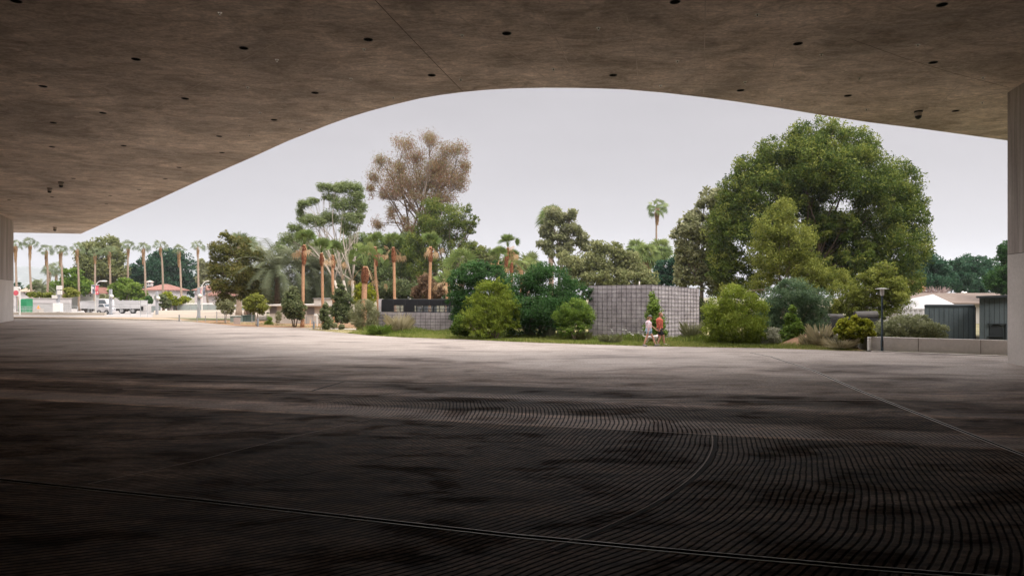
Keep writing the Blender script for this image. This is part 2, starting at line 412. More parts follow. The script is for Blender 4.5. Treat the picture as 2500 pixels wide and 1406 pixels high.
m = MB(); m.prism([(19.92, 27.45), (19.2, 24.6), (17.5, 17), (60, 17), (60, 29), (22, 28.6)], 0, ZC); m.build('pier', PIER, bld)  # pier, with unseen length added to close off light from the right
m = MB(); m.prism([(-54.6, 74.8), (-51.6, 69), (-30, 27), (-60, 20), (-80, 60), (-62, 78)], 0, ZC); m.build('pier', PIER, bld)  # pier, with unseen length added to close off light from the left
m = MB(); m.prism([(-110, -18.6), (60, -18.6), (60, -18), (-110, -18)], 0, ZC + .9); m.build('rear_light_block', PIER, bld)  # unseen wall added behind the camera to block light
m = MB(); m.prism([(60, -18), (60.6, -18), (60.6, 17), (60, 17)], 0, ZC + .9); m.build('side_light_block', PIER, bld)  # unseen, added to keep light out on the right
m = MB(); m.prism([(-60.6, -18), (-60, -18), (-60, 20), (-60.6, 20)], 0, ZC); m.build('side_light_block', PIER, bld)  # unseen, added to keep light out on the left
# joints and form marks on the soffit
JD = plain('dark joint line', (.10, .075, .055), .9, .1, 3)  # dark colour of the joints themselves
JL = plain('cement bleed line', (.50, .42, .34), .9, .2, 3)
def joint(name, pts, w, mat, dz=.004):
    m = MB(); q = [CL(*p) for p in pts]
    for i in range(len(q)-1):
        a, b = np.array(q[i]), np.array(q[i+1]); d = b-a; d /= np.linalg.norm(d); nrm = np.array((-d[1], d[0]))*w/2
        c = [a-nrm, b-nrm, b+nrm, a+nrm]
        m.prism([tuple(x) for x in c], ZC-dz, ZC+.05)
    m.build(name, mat, bld)
joint('construction_joint', [(905, -25), (915, 0), (960, 48), (1005, 95), (1075, 168), (1130, 224)], .022, JD)
joint('construction_joint', [(2075, 95), (2200, 140), (2330, 180), (2463, 214)], .014, JD)
joint('construction_joint', [(2463, 224), (2305, 249)], .012, JD)
for pts in ([(1315, 0), (1350, 80), (1395, 170)], [(1530, 40), (1552, 130), (1560, 215)], [(1722, 0), (1718, 230)], [(1900, 115), (1865, 250)],
            [(2345, 205), (2240, 306)], [(715, 200), (1060, 40), (1250, 10)], [(1380, 135), (1560, 90)], [(60, 60), (520, 150), (900, 190)], [(240, 340), (700, 90)], [(1640, 30), (2080, 180)], [(1120, 40), (1330, 190)]):
    joint('form_line', pts, .03, JL, .003)

# ------------------------------------------------------------ floor joints and slot drain
STEEL = plain('steel edge', (.48, .45, .42), .5, .15, 5, metal=.8)
DARKGAP = plain('dark gap', (.008, .007, .006), 1.0, .1, 5, spec=0.0)
def floor_strip(m, pts, w, z0, z1, off=0.0):
    q = [np.array(p) for p in pts]
    for a, b in zip(q[:-1], q[1:]):
        d = (b-a)/np.linalg.norm(b-a); nrm = np.array((-d[1], d[0]))
        c = [a+nrm*(off-w/2), b+nrm*(off-w/2), b+nrm*(off+w/2), a+nrm*(off+w/2)]
        m.prism([tuple(x) for x in c], z0, z1)
def slot_drain(pts, label, w=.09, rim_w=.010):
    t = thing('slot_drain', label, 'drain', (pts[0][0], pts[0][1], 0))
    m = MB(); floor_strip(m, pts, w, 0.0085, .010); m.build('slot', DARKGAP, t)
    for s in (-1, 1):
        m = MB(); floor_strip(m, pts, rim_w, 0.0085, .016, s*(w/2+rim_w/2)); m.build('edge_strip', STEEL, t)
slot_drain([G(-60, 1166), G(0, 1172), G(480, 1222), G(1250, 1309), G(1700, 1351), G(2100, 1387), G(2500, 1418)],
           'long dark slot drain with thin bright steel edges across the foreground floor')
slot_drain([G(1830, 861), G(1880, 871), G(1985, 905), G(2100, 955), G(2270, 1022), G(2440, 1089), G(2560, 1135)],
           'pale double line of a slot drain running diagonally out to the right hand pier', .07, .020)
JF = plain('sawn floor joint', (.02, .018, .016), .9, .1, 4)
JP = plain('pale floor seam', (.34, .27, .23), .7, .2, 4)
fj = thing('floor_joints', 'thin sawn and sealed joints dividing the dark raked floor into pours', 'floor joints', (0, 0, 0)); fj['kind'] = 'structure'
for pts, w, mt in (([(-200, 952), (0, 964), (425, 988), (850, 1012), (1250, 1035), (1750, 1062), (2420, 1087)], .03, JP),
                   ([(-200, 915), (0, 922), (620, 930), (1250, 942)], .05, JP),
                   ([(300, 950), (425, 952), (850, 962), (1250, 972), (1700, 976), (2150, 977)], .05, JP),
                   ([(215, 1182), (480, 1125), (700, 1070), (925, 1019)], .018, JP),
                   ([(0, 1110), (300, 1075), (550, 1058), (680, 1035)], .02, JF),
                   ([(480, 1212), (800, 1148), (1050, 1095)], .014, JF),
                   ([(760, 955), (840, 932)], .08, JF)):
    m = MB(); floor_strip(m, [G(*p) for p in pts], w, .0085, .0105); m.build('joint', mt, fj)
m = MB(); R = 11.95
sp = [(-7.7 + R*cos(a), 16 + R*sin(a)) for a in [radians(q) for q in np.linspace(-47, -13.5, 40)]]
floor_strip(m, sp, .06, .0085, .011); m.build('raked_seam', JF, fj)
m = MB(); floor_strip(m, sp, .018, .0085, .0105, .05); m.build('trowelled_margin', JP, fj)

# ------------------------------------------------------------ ceiling fittings
BLACK = plain('black glass', (.012, .011, .010), .3, .1, 4)
TRIM = plain('dark bronze trim', (.05, .045, .04), .5, .1, 4, metal=.4)
CHROME = plain('brushed metal', (.6, .58, .55), .3, .1, 4, metal=.9)
def ring_mb(r0, r1, z0, z1, n=24):
    m = MB(); v = []
    for r, z in ((r0, z0), (r1, z0), (r1, z1), (r0, z1)): v += [(r*cos(2*pi*k/n), r*sin(2*pi*k/n), z) for k in range(n)]
    f = []
    for j in range(4):
        for k in range(n): f.append((j*n+k, j*n+(k+1)%n, ((j+1)%4)*n+(k+1)%n, ((j+1)%4)*n+k))
    m.add(v, f); return m
def copy_tree(o, parent=None):
    c = o.copy(); scene.collection.objects.link(c); c.parent = parent
    for ch in o.children: copy_tree(ch, c)
    return c
dl0 = None
def downlight():
    t = thing('recessed_downlight', 'dark round downlight', 'ceiling light', (0, 0, 0))
    m = MB(); m.tube([(0,0,-.002), (0,0,.05)], .13, 20); m.build('lens', DARKGAP, t)  # flush black disc; the recess's shade is put into its colour
    ring_mb(.13, .15, -.012, .01).build('trim', TRIM, t); return t
def sprinkler():
    t = thing('ceiling_sprinkler', 'small sprinkler', 'sprinkler', (0, 0, 0))
    m = MB(); m.tube([(0,0,-.07), (0,0,0)], .014, 8); m.build('stem', TRIM, t)
    m = MB(); m.tube([(0,0,-.012), (0,0,-.004)], .07, 14); m.build('escutcheon', CHROME, t)
    m = MB(); m.tube([(0,0,-.078), (0,0,-.072)], .035, 10); m.build('deflector', CHROME, t); return t
rows_dl = [
 ('along the very top of the picture', [(39, 3), (1648, 5), (2300, 12)]),
 ('in the second band from the top', [(332, 145), (595, 118), (899, 97), (1237, 82), (1948, 107)]),
 ('in the third band from the top', [(105, 211), (452, 241), (769, 227), (1054, 184), (1497, 184), (1808, 221), (2070, 234), (2278, 153)]),
 ('in the fourth band from the top', [(130, 300), (251, 276), (669, 293), (2333, 271)]),
 ('in the band just above the slanting rim', [(127, 359), (302, 356), (535, 333), (542, 373)]),
 ('in the lowest band over the left pier', [(22, 488), (127, 481), (179, 436), (260, 498), (339, 463), (404, 437), (437, 409), (269, 478)])]
ordn = ['leftmost', 'second from left', 'third from left', 'fourth from left', 'fifth from left', 'sixth from left', 'seventh from left', 'eighth from left']
d0, first = downlight(), True
for where, pts in rows_dl:
    for i, p in enumerate(sorted(pts)):
        o = d0 if first else copy_tree(d0); first = False
        x, y = CL(*p); o.location = (x, y, ZC)
        o['label'] = f'dark round downlight, {ordn[i]} {where}'; o['group'] = 'round downlights recessed in the ceiling'
rows_sp = [
 ('along the top of the picture', [(537, 31), (1461, 68), (1849, 35)]),
 ('in the second band', [(676, 146), (889, 120), (1128, 86), (1654, 149), (2005, 133), (2241, 109)]),
 ('in the third band', [(605, 213), (857, 192), (1125, 194), (1351, 168), (1613, 209), (1819, 200), (2099, 191), (2400, 189)]),
 ('close to the slab rim', [(609, 330), (635, 275), (734, 315), (833, 268), (960, 238), (1909, 243), (2115, 267), (2398, 250)])]
s0, first = sprinkler(), True
for where, pts in rows_sp:
    for i, p in enumerate(sorted(pts)):
        o = s0 if first else copy_tree(s0); first = False
        x, y = CL(*p); o.location = (x, y, ZC)
        o['label'] = f'tiny ceiling sprinkler head, {ordn[i]} {where}'; o['group'] = 'sprinkler heads under the ceiling'
def dome_cam(p, label, s=1.0):
    x, y = CL(*p); t = thing('ceiling_camera', label, 'camera', (x, y, ZC))
    m = MB(); m.tube([(x,y,ZC-.05*s), (x,y,ZC)], .17*s, 20); m.build('mount', TRIM, t)
    m = MB(); m.tube([(x,y,ZC-.22*s), (x,y,ZC-.05*s)], [.15*s, .13*s], 20); m.build('collar', CHROME, t)
    m = MB(); m.ball((x,y,ZC-.22*s), .14*s, 14, 9); m.build('dome', BLACK, t, smooth=True)
dome_cam((2242, 272), 'dark domed security camera under the ceiling near the right pier', 1.0)
dome_cam((149, 445), 'dark domed camera under the ceiling, upper of two at far left', 1.1)
dome_cam((121, 460), 'dark domed camera under the ceiling, lower of two at far left', 1.0)
dome_cam((134, 555), 'small dark camera under the slab directly above the street palms', 1.3)

# ------------------------------------------------------------ vegetation
def unit(rng, n):
    v = rng.normal(size=(n, 3)); return v / np.linalg.norm(v, axis=1)[:, None]
def leaf_quads(name, C, S, mat, parent, rng, tint, aspect=.55, hang=0.0, up=0.0):
    """C (n,3) leaf centres, S (n,) lengths; each leaf a folded diamond of its own"""
    n = len(C); d = unit(rng, n); d[:, 2] = d[:, 2]*(1-hang) - hang*1.4 + up
    d /= np.linalg.norm(d, axis=1)[:, None]
    r = unit(rng, n); s = np.cross(d, r); s /= np.maximum(np.linalg.norm(s, axis=1)[:, None], 1e-6)
    a = C - d*S[:, None]*.5; b = C + d*S[:, None]*.5; w = s*(S*aspect*.5)[:, None]
    V = np.stack([a, C-w, b, C+w], axis=1).reshape(-1, 3)
    return np_mesh(name, V, np.arange(4*n), 4, mat, parent, tint=np.repeat(np.clip(tint, 0, 1), 4))

def crown(parent, blobs, n, size, mat, seed, clump=.34, per=26, aspect=.55, hang=0.0, fill=.35, squash=.8, up=0.0, name='crown', tone=.5, spread=.16, cull=1.7):
    """blobs: (centre xyz, radii xyz, weight). Leaves gather in clumps near each blob's surface."""
    rng = np.random.default_rng(seed)
    area = np.array([w*(r[0]*r[2]) for c, r, w in blobs]); area = area/area.sum()
    Cs, Ts, Ss = [], [], []
    for (c, r, w), fr in zip(blobs, area):
        c = np.array(c); r = np.array(r); k = max(4, int(n*fr/per)); cr = clump*min(r)
        k = int(k*cull)
        d = unit(rng, k); rad = np.where(rng.random(k) < fill, rng.random(k)**.5*.7, .72+.3*rng.random(k))
        cc = c + d*rad[:, None]*r
        g_ = 2.4/max(min(r), .3); ns = np.sin(cc[:,0]*g_*1.3+seed)+np.sin(cc[:,2]*g_*1.7+seed*2.1+cc[:,0]*g_*.6)+np.sin(cc[:,1]*g_*1.5+cc[:,2]*g_*.8+seed*.7)+rng.normal(0, .6, k)
        keep = np.argsort(-ns)[:max(4, int(k/cull))]; cc = cc[keep]; d = d[keep]; ns = ns[keep]; k = len(keep)
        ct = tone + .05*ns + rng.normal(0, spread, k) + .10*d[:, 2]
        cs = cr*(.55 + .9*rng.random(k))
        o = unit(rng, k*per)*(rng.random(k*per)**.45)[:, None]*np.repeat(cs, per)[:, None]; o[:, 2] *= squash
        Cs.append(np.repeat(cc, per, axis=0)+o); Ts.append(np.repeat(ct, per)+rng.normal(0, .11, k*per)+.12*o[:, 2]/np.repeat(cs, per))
        Ss.append(size*(.6+.8*rng.random(k*per)))
    C = np.concatenate(Cs); C[:, 2] = np.maximum(C[:, 2], .08)
    return leaf_quads(name, C, np.concatenate(Ss), mat, parent, rng, np.concatenate(Ts), aspect, hang, up)

def curve_pts(a, b, rng, n=6, wob=.08, sag=0.0):
    a, b = np.array(a, float), np.array(b, float); Lh = np.linalg.norm(b-a); o = unit(rng, 1)[0]*wob*Lh; o2 = unit(rng, 1)[0]*wob*.5*Lh
    return [a+(b-a)*t + o*sin(pi*t) + o2*sin(2*pi*t) + np.array((0,0,sag*Lh*sin(pi*t))) for t in np.linspace(0, 1, n)]

def tree(name, label, cat, Y, base, blobs_px, n, leaf, mat, bark=None, trunk_r=.25, seed=1, fork=.35, group=None, clump=.34, per=26,
         hang=0.0, fill=.35, depth=1.0, twigs=3, stems=1, aspect=.55, top=None, tone=.5, spread=.16, lean=None, squash=.8, limbs=True, up=0.0, cull=1.7):
    """base: photo column of the trunk foot. blobs_px: (px, py, rx, rz[, dy[, w]]) in photo pixels at depth Y."""
    rng = np.random.default_rng(seed+1000); s = Y/F
    bx = (base-1250)*s; root = thing(name, label, cat, (bx, Y, 0), group)
    bl = []
    for b in blobs_px:
        px, py, rx, rz = b[:4]; dy = b[4] if len(b) > 4 else rng.uniform(-.45, .45)*rx*s*depth; w = b[5] if len(b) > 5 else 1.0
        c = P(px, py, Y); bl.append(((c[0], Y+dy, c[2]), (rx*s, (rx+rz)/2*s*depth, rz*s), w))
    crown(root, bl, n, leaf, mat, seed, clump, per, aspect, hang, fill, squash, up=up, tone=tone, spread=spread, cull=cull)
    if bark is None: bark = BARK
    zt = max(c[2]+r[2]*.3 for c, r, w in bl); zf = fork*zt; mb = MB()
    cx = np.mean([c[0] for c, r, w in bl])
    stops = []
    for k in range(stems):
        ox = (k-(stems-1)/2)*trunk_r*1.8
        f = (bx+(cx-bx)*.35+ox*3+rng.uniform(-.2,.2)*trunk_r, Y+rng.uniform(-1,1)*trunk_r, zf)
        p = curve_pts((bx+ox, Y, 0), f, rng, 6, .04); mb.tube(p, [trunk_r*q for q in np.linspace(1.25, .75, 6)], 9); stops.append(f)
    if limbs:
        for i, (c, r, w) in enumerate(bl):
            f = stops[i % stems]; L_ = np.linalg.norm(np.array(c)-f)
            r0 = trunk_r*.42*min(1, .35+.1*L_/max(trunk_r*10, .1)+.25)
            p = curve_pts(f, (c[0], c[1], c[2]), rng, 7, .08, .05); mb.tube(p, np.linspace(r0, r0*.22, 7), 6)
            for _ in range(twigs):
                q = np.array(c)+unit(rng, 1)[0]*np.array(r)*.85; st = p[rng.integers(3, 6)]
                mb.tube(curve_pts(st, q, rng, 5, .10), np.linspace(r0*.35, r0*.06, 5), 4)
    mb.build('trunk', bark, root, smooth=True)
    return root

# --- the great pine on the right
tree('pine_tree', 'huge round crowned dark green pine towering above everything on the right', 'pine tree', 57, 1985, [
  (1990,345,75,50),(2075,370,60,55),(1905,375,60,45),(1850,420,60,50),(1965,410,95,60,-1.5),(2060,440,90,65,-2),(1880,470,90,60,-.5),(1810,480,55,55),
  (2190,450,60,60),(2225,520,34,55),(2150,500,75,70,-.5),(1790,560,60,70,.8),(1850,560,70,60,-1),(2030,520,80,50,2.5,.5),(1950,500,70,45,1.5,.5),(2185,600,65,70,-1),
  (2110,590,75,55,1,.8),(2235,600,24,60,.5,.5),(1790,640,55,50,1.5),(2120,660,80,45,-.5,.8),(2190,680,60,50,0,.8),(2010,610,90,60,3,1.0),(2050,560,70,50,2,1.0),(1985,450,80,50,2,1.0),(2060,660,70,50,2,1.0),(2040,555,46,34,-1.2,1.2),(1985,560,40,34,-1,1.2),(2085,625,50,36,-1,1.2),(2010,640,46,30,0,1),(1950,440,50,34,-1.5,1),(1850,680,60,50,2.,.7),(1820,730,50,40,2.5,.6)],
  250000, .23, L['pine'], bark=BARK_DK, trunk_r=.30, seed=3, fork=.30, clump=.30, per=40, fill=.30, depth=.85, twigs=2, aspect=.36, tone=.42, spread=.27, up=.35, cull=1.35)
tree('pine_tree', 'olive green young pine standing in front of the huge dark pine', 'pine tree', 50, 1905, [
  (1905,520,38,34),(1885,560,52,38),(1925,590,60,45),(1880,620,55,45),(1960,610,40,36),(1915,655,68,42),(1980,665,62,38),(2040,680,40,30),(1960,700,60,30),(1860,690,32,26),(1780,712,30,22,0,.6)],
  42000, .17, L['pine_olive'], trunk_r=.16, seed=4, fork=.3, clump=.32, per=30, fill=.3, aspect=.34, tone=.5, up=.35)
tree('pine_tree', 'low spreading olive pine behind the lamp post on the right', 'pine tree', 47, 2105, [
  (2150,660,28,22),(2175,672,18,22),(2125,690,42,28),(2165,700,50,30),(2075,715,48,34),(2120,735,60,34),(2180,735,42,32),(2060,750,34,24),(2140,762,46,22),(2195,710,26,40,.5,.7)],
  36000, .16, L['pine_olive'], trunk_r=.16, seed=5, fork=.4, clump=.32, per=30, fill=.35, aspect=.34, tone=.42, up=.25)
tree('sycamore_tree', 'pale leaved sycamore left of the huge pine with one bare white limb', 'sycamore', 62, 1720, [
  (1745,490,40,30),(1710,500,14,14),(1770,520,35,30),(1700,555,36,34),(1670,570,26,20),(1735,585,40,34),(1685,620,38,30),(1730,640,40,30),(1700,665,44,28),(1745,690,40,30),(1760,560,30,50),
  (1660,600,20,20,0,.8),(1672,545,16,14,0,.6),(1700,528,22,18,0,.7),(1650,575,14,12,0,.6),(1668,640,22,22,0,.8),(1725,470,16,12,0,.5),(1690,530,18,14,0,.5),(1668,680,22,22)],
  34000, .24, L['sycamore'], trunk_r=.2, seed=6, fork=.3, clump=.42, per=12, fill=.5, aspect=.8, tone=.6, twigs=3, cull=2.3)

# --- shrubs and small trees along the plaza edge (right to left)
tree('round_bush', 'big feathery lime green bush at the plaza edge right of the stone block', 'bush', 37.9, 1795, [
  (1795,735,42,36),(1750,765,34,40),(1840,765,34,40),(1795,790,60,42),(1745,815,34,28),(1850,812,26,32),(1780,822,52,22),(1822,822,40,20),(1790,712,22,18),(1835,735,18,18)],
  30000, .13, L['lime'], trunk_r=.06, seed=7, clump=.30, per=24, fill=.3, aspect=.30, stems=3, fork=.2, tone=.42, up=.9, spread=.12)
tree('acacia_shrub', 'large blue green feathery shrub between the lime bush and the yellow shrub', 'shrub', 41, 1938, [
  (1935,715,52,34),(1890,735,38,36),(1985,735,40,36),(1935,760,78,40),(1885,790,38,34),(1995,785,30,36),(1950,805,60,26),(1915,700,20,18)],
  34000, .13, L['blue'], trunk_r=.08, seed=8, clump=.28, per=24, aspect=.3, stems=2, fork=.2, up=.4, tone=.45)
tree('young_tree', 'small cone shaped green tree in front of the blue green shrub', 'small tree', 38.2, 1935, [
  (1935,758,9,15),(1932,778,16,16),(1940,798,22,18),(1928,815,26,20),(1945,825,20,12)],
  9000, .12, L['bright'], trunk_r=.035, seed=9, clump=.4, per=18, aspect=.55, tone=.42)
tree('sage_bush', 'pale silvery sage bush at the right foot of the lime bush', 'bush', 37.4, 1885, [(1885,818,16,18),(1895,828,16,14),(1872,832,14,10)],
  4200, .08, L['sage'], trunk_r=.02, seed=10, up=.8, tone=.4, clump=.4)
tree('yellow_shrub', 'shrub with bright yellow green new leaves beside the white bollard', 'shrub', 34.4, 2085, [
  (2065,790,20,13),(2090,782,14,12),(2110,795,22,14),(2050,805,16,12),(2080,808,30,18),(2118,815,18,12),(2060,820,14,10),(2090,828,24,14),(2130,812,9,9)],
  7200, .14, L['yellow'], trunk_r=.03, seed=11, clump=.36, per=12, fill=.25, aspect=.65, stems=4, fork=.3, tone=.42, spread=.28)
tree('dome_shrub', 'wide grey green domed shrub behind the low concrete wall', 'shrub', 36.5, 2230, [
  (2220,795,62,28),(2165,805,34,22),(2270,808,38,22),(2215,815,80,20),(2150,820,26,14),(2295,820,18,12),(2245,785,30,16)],
  26000, .12, L['sage_green'], trunk_r=.06, seed=12, clump=.26, per=22, aspect=.3, stems=3, fork=.3, tone=.34, up=.35)
tree('cone_tree', 'slim light green tree standing against the corner of the stone block', 'small tree', 39.2, 1602, [
  (1592,725,7,16),(1595,748,15,20),(1602,775,25,24),(1598,800,24,20),(1610,815,18,14),(1590,818,14,12)],
  8200, .12, L['bright'], trunk_r=.04, seed=13, clump=.42, per=14, fill=.4, aspect=.5, tone=.58)
tree('round_tree', 'small round headed bright green tree left of the stone block', 'small tree', 41, 1408, [
  (1405,752,36,22),(1378,772,26,24),(1430,772,24,26),(1402,785,44,26),(1390,805,30,14),(1425,805,22,14)],
  17000, .11, L['bright'], trunk_r=.05, seed=14, clump=.30, per=24, stems=4, fork=.3, aspect=.3, hang=.25, tone=.45)
tree('dark_shrub', 'dense dark green shrub mass between the lime bush and round tree', 'shrub', 44, 1315, [
  (1330,680,60,40),(1270,715,50,46),(1385,715,50,36),(1310,740,80,50),(1380,750,45,40),(1255,770,40,46),(1330,785,60,34),(1275,800,40,24),(1425,718,26,20),(1295,690,36,26)],
  52000, .14, L['dark'], trunk_r=.12, seed=15, clump=.26, per=30, aspect=.35, stems=3, fork=.25, tone=.45)
tree('dark_shrub', 'dense dark green shrub rising behind the black topped gabion wall', 'shrub', 48, 1165, [
  (1165,665,46,30),(1125,690,34,34),(1200,680,44,32),(1160,715,60,36),(1115,730,26,28),(1215,720,40,40),(1130,765,30,30),(1180,760,50,40),(1205,650,22,16)],
  44000, .15, L['dark'], trunk_r=.12, seed=16, clump=.26, per=30, aspect=.35, stems=3, fork=.25, tone=.5)
tree('willowy_bush', 'large yellow green willowy bush reaching the plaza edge in the centre', 'bush', 42.2, 1205, [
  (1195,715,34,30),(1235,722,26,28),(1165,740,32,26),(1215,750,46,34),(1250,755,22,26),(1160,770,36,28),(1210,785,56,28),(1255,790,18,16),(1185,808,40,16),(1145,790,20,16),(1218,695,14,16)],
  34000, .13, L['lime'], trunk_r=.06, seed=17, clump=.30, per=24, aspect=.30, stems=4, fork=.2, tone=.32, up=.6)
tree('small_bush', 'small mid green bush at the left foot of the willowy bush', 'bush', 43.2, 1122, [(1122,790,18,20),(1115,805,16,12),(1135,810,14,10)],
  7000, .11, L['bright'], trunk_r=.03, seed=18, tone=.35)

# small trees in the mulch bed, left
tree('young_tree', 'young tree with glossy dark leaves and low fork in front of the louvred building', 'small tree', 58.5, 719, [
  (716,712,14,14),(712,728,22,16),(722,745,26,20),(712,762,24,16),(730,768,16,12),(700,748,14,12),(738,755,10,10)],
  10500, .17, L['shrub'], trunk_r=.05, seed=20, clump=.38, per=16, aspect=.6, stems=3, fork=.25, tone=.42)
tree('young_tree', 'thin upright young tree right behind the grey bollard', 'small tree', 53.5, 795, [(795,750,8,12),(793,768,11,14),(796,785,13,14),(799,795,11,8)],
  4600, .14, L['shrub'], trunk_r=.035, seed=21, clump=.42, per=14, tone=.40)
tree('young_tree', 'tall dense young tree with dark grey green leaves beside the short fat palm', 'small tree', 56.5, 833, [
  (832,706,12,12),(828,722,20,16),(838,740,25,20),(826,756,24,18),(842,768,22,16),(833,780,20,10)],
  13000, .16, L['shrub'], trunk_r=.05, seed=22, clump=.36, per=18, tone=.30)
tree('olive_bush', 'pale feathery olive bush leaning towards the gabion wall end', 'bush', 52.5, 888, [
  (890,745,22,14),(875,760,24,18),(905,762,22,20),(888,780,32,20),(870,790,14,12),(912,785,14,16)],
  12500, .12, L['greyshrub'], trunk_r=.03, seed=23, clump=.36, per=18, aspect=.25, stems=3, fork=.25, tone=.45, up=.3)
tree('young_tree', 'wispy yellow green young tree left of the beige building', 'small tree', 61, 628, [
  (625,728,20,12),(612,745,18,14),(642,745,16,14),(628,758,20,10),(600,738,10,8)],
  5200, .16, L['pine_olive'], bark=BARK_PALE, trunk_r=.05, seed=24, clump=.4, per=14, stems=2, fork=.45, tone=.62)
tree('young_tree', 'leafy thin young tree tied to stakes behind the green cabinets', 'small tree', 66, 552, [
  (550,742,18,10),(540,752,12,8),(565,748,12,10),(556,760,14,8)],
  2600, .16, L['greyshrub'], bark=BARK_PALE, trunk_r=.04, seed=25, clump=.42, per=12, tone=.4)
for i, (px, py, Y, w, h, lm, lb) in enumerate([
   (708-50, 785, 63, 9, 11, 'bright', 'small bright green plant in the mulch in front of the beige wall'),
   (815, 796, 54.5, 7, 7, 'greyshrub', 'small grey green plant right of the thin upright tree'),
   (833, 800, 54, 6, 8, 'greyshrub', 'small grey green plant between two young trees in the mulch'),
   (678, 774, 62, 7, 16, 'greyshrub', 'spindly seedling in front of the louvred wall')]):
    tree('small_plant', lb, 'plant', Y, px, [(px, py, w, h)], 1300, .10, L[lm], trunk_r=.015, seed=30+i, clump=.5, per=12, limbs=False)

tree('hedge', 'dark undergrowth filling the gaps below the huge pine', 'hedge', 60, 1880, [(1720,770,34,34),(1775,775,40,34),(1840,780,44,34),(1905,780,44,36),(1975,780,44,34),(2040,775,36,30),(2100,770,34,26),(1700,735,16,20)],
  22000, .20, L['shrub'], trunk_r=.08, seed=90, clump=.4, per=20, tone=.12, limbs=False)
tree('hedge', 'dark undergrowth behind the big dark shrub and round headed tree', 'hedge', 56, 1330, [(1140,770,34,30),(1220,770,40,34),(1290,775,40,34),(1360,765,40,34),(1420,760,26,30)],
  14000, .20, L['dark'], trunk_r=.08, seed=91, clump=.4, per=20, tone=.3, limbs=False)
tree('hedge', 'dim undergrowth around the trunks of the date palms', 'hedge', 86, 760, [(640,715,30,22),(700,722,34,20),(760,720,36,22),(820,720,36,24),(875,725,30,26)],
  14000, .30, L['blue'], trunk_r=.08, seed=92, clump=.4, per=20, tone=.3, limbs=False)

# --- tall trees at the back
tree('eucalyptus_tree', 'tallest eucalyptus with airy rusty brown crown in the left centre', 'eucalyptus', 88, 1040, [
  (985,350,30,24),(1045,345,32,24),(1010,380,34,22),(1085,375,26,26),(1120,375,24,26),(930,395,26,20),(1062,405,34,28),(910,430,18,26),(968,415,24,22),(1130,410,18,30),
  (1010,440,40,26),(960,470,34,22),(1050,455,36,28),(1100,440,34,30),(905,465,14,22),(945,480,18,12),(1020,480,34,20),(1090,480,24,22),(955,520,26,18),(985,540,20,14),(925,545,24,18),(1000,505,20,12),(985,430,60,50,1),(1080,420,50,50,1),(1060,500,46,30,0),(1000,560,30,20),(1040,540,40,24),(1130,450,16,20)],
  58000, .21, L['eu_brown'], trunk_r=.34, seed=40, fork=.42, clump=.62, per=10, fill=.7, hang=.55, aspect=.33, stems=3, twigs=4, tone=.6, spread=.32, squash=1.1, cull=2.8)
tree('pine_tree', 'ragged olive green pine overlapping the lower right of the rusty eucalyptus', 'pine tree', 84, 1090, [
  (1060,510,40,30),(1100,530,44,30),(1130,545,26,22),(1060,550,44,30),(1140,510,14,12),(1158,535,12,18),(1095,565,50,26),(1030,545,24,24),(1150,560,16,12),
  (1050,600,40,30),(1110,600,42,24),(1085,640,40,30),(1010,600,30,30),(1160,610,30,16),(1020,650,36,34),(1180,625,34,18),(1150,600,24,14)],
  40000, .24, L['pine'], trunk_r=.28, seed=41, fork=.35, clump=.36, per=22, fill=.4, aspect=.35, tone=.52, twigs=3)
tree('eucalyptus_tree', 'white trunked eucalyptus with flat green leaf clouds left of the tallest one', 'eucalyptus', 72, 860, [
  (795,458,20,12),(825,462,20,12),(858,458,30,15),(800,480,16,9),(745,498,20,10),(735,515,12,12),(765,490,16,9),(868,480,22,14),(815,485,14,9),
  (770,540,30,16),(835,500,24,16),(870,505,24,16),(805,530,22,20),(855,535,24,18),(850,560,20,14),(720,555,20,12),(735,535,14,10),(700,580,18,12),(880,530,10,20),(745,575,22,14),(830,455,34,10)],
  38000, .20, L['eu_green'], bark=BARK_PALE, trunk_r=.17, seed=42, fork=.30, clump=.62, per=12, fill=.5, hang=.35, aspect=.33, stems=3, twigs=4, tone=.62, squash=.7)
tree('eucalyptus_tree', 'bushy olive green eucalyptus hanging low between street palms and date palms', 'eucalyptus', 74, 615, [
  (552,575,16,12),(575,590,18,12),(535,610,22,26),(560,620,24,24),(600,595,14,16),(520,650,16,24),(600,625,24,22),(535,660,26,30),(575,665,34,34),(630,620,16,16),
  (610,670,36,34),(645,660,28,30),(550,700,32,26),(590,710,36,24),(630,705,34,24),(650,690,20,24),(548,735,20,20),(620,730,26,12),(522,690,14,22)],
  52000, .22, L['eu_olive'], trunk_r=.2, seed=43, fork=.3, clump=.36, per=22, fill=.4, hang=.4, aspect=.33, stems=2, tone=.38, spread=.2)
tree('sycamore_tree', 'pale sycamore with see through crown below a fan palm, centre', 'sycamore', 90, 1360, [
  (1345,530,26,22),(1380,535,24,18),(1400,560,24,18),(1335,565,24,18),(1365,575,30,20),(1420,585,20,16),(1330,600,22,20),(1385,600,28,16),(1435,600,18,14),(1395,520,12,12),(1360,615,30,14)],
  20000, .30, L['sycamore'], trunk_r=.24, seed=44, fork=.4, clump=.45, per=10, fill=.6, aspect=.75, tone=.5, cull=2.5)
tree('leafy_tree', 'broad grey olive leafy tree spreading behind the stone block', 'tree', 76, 1500, [
  (1470,605,24,20),(1500,610,20,18),(1440,640,40,24),(1490,645,40,26),(1540,640,28,24),(1400,650,36,24),(1460,680,50,22),(1520,680,46,22),(1570,680,34,22),(1410,680,34,22),(1560,660,24,16),(1380,630,24,16),(1515,625,24,16)],
  44000, .24, L['mass'], trunk_r=.24, seed=45, fork=.4, clump=.36, per=14, aspect=.6, tone=.6, fill=.4)
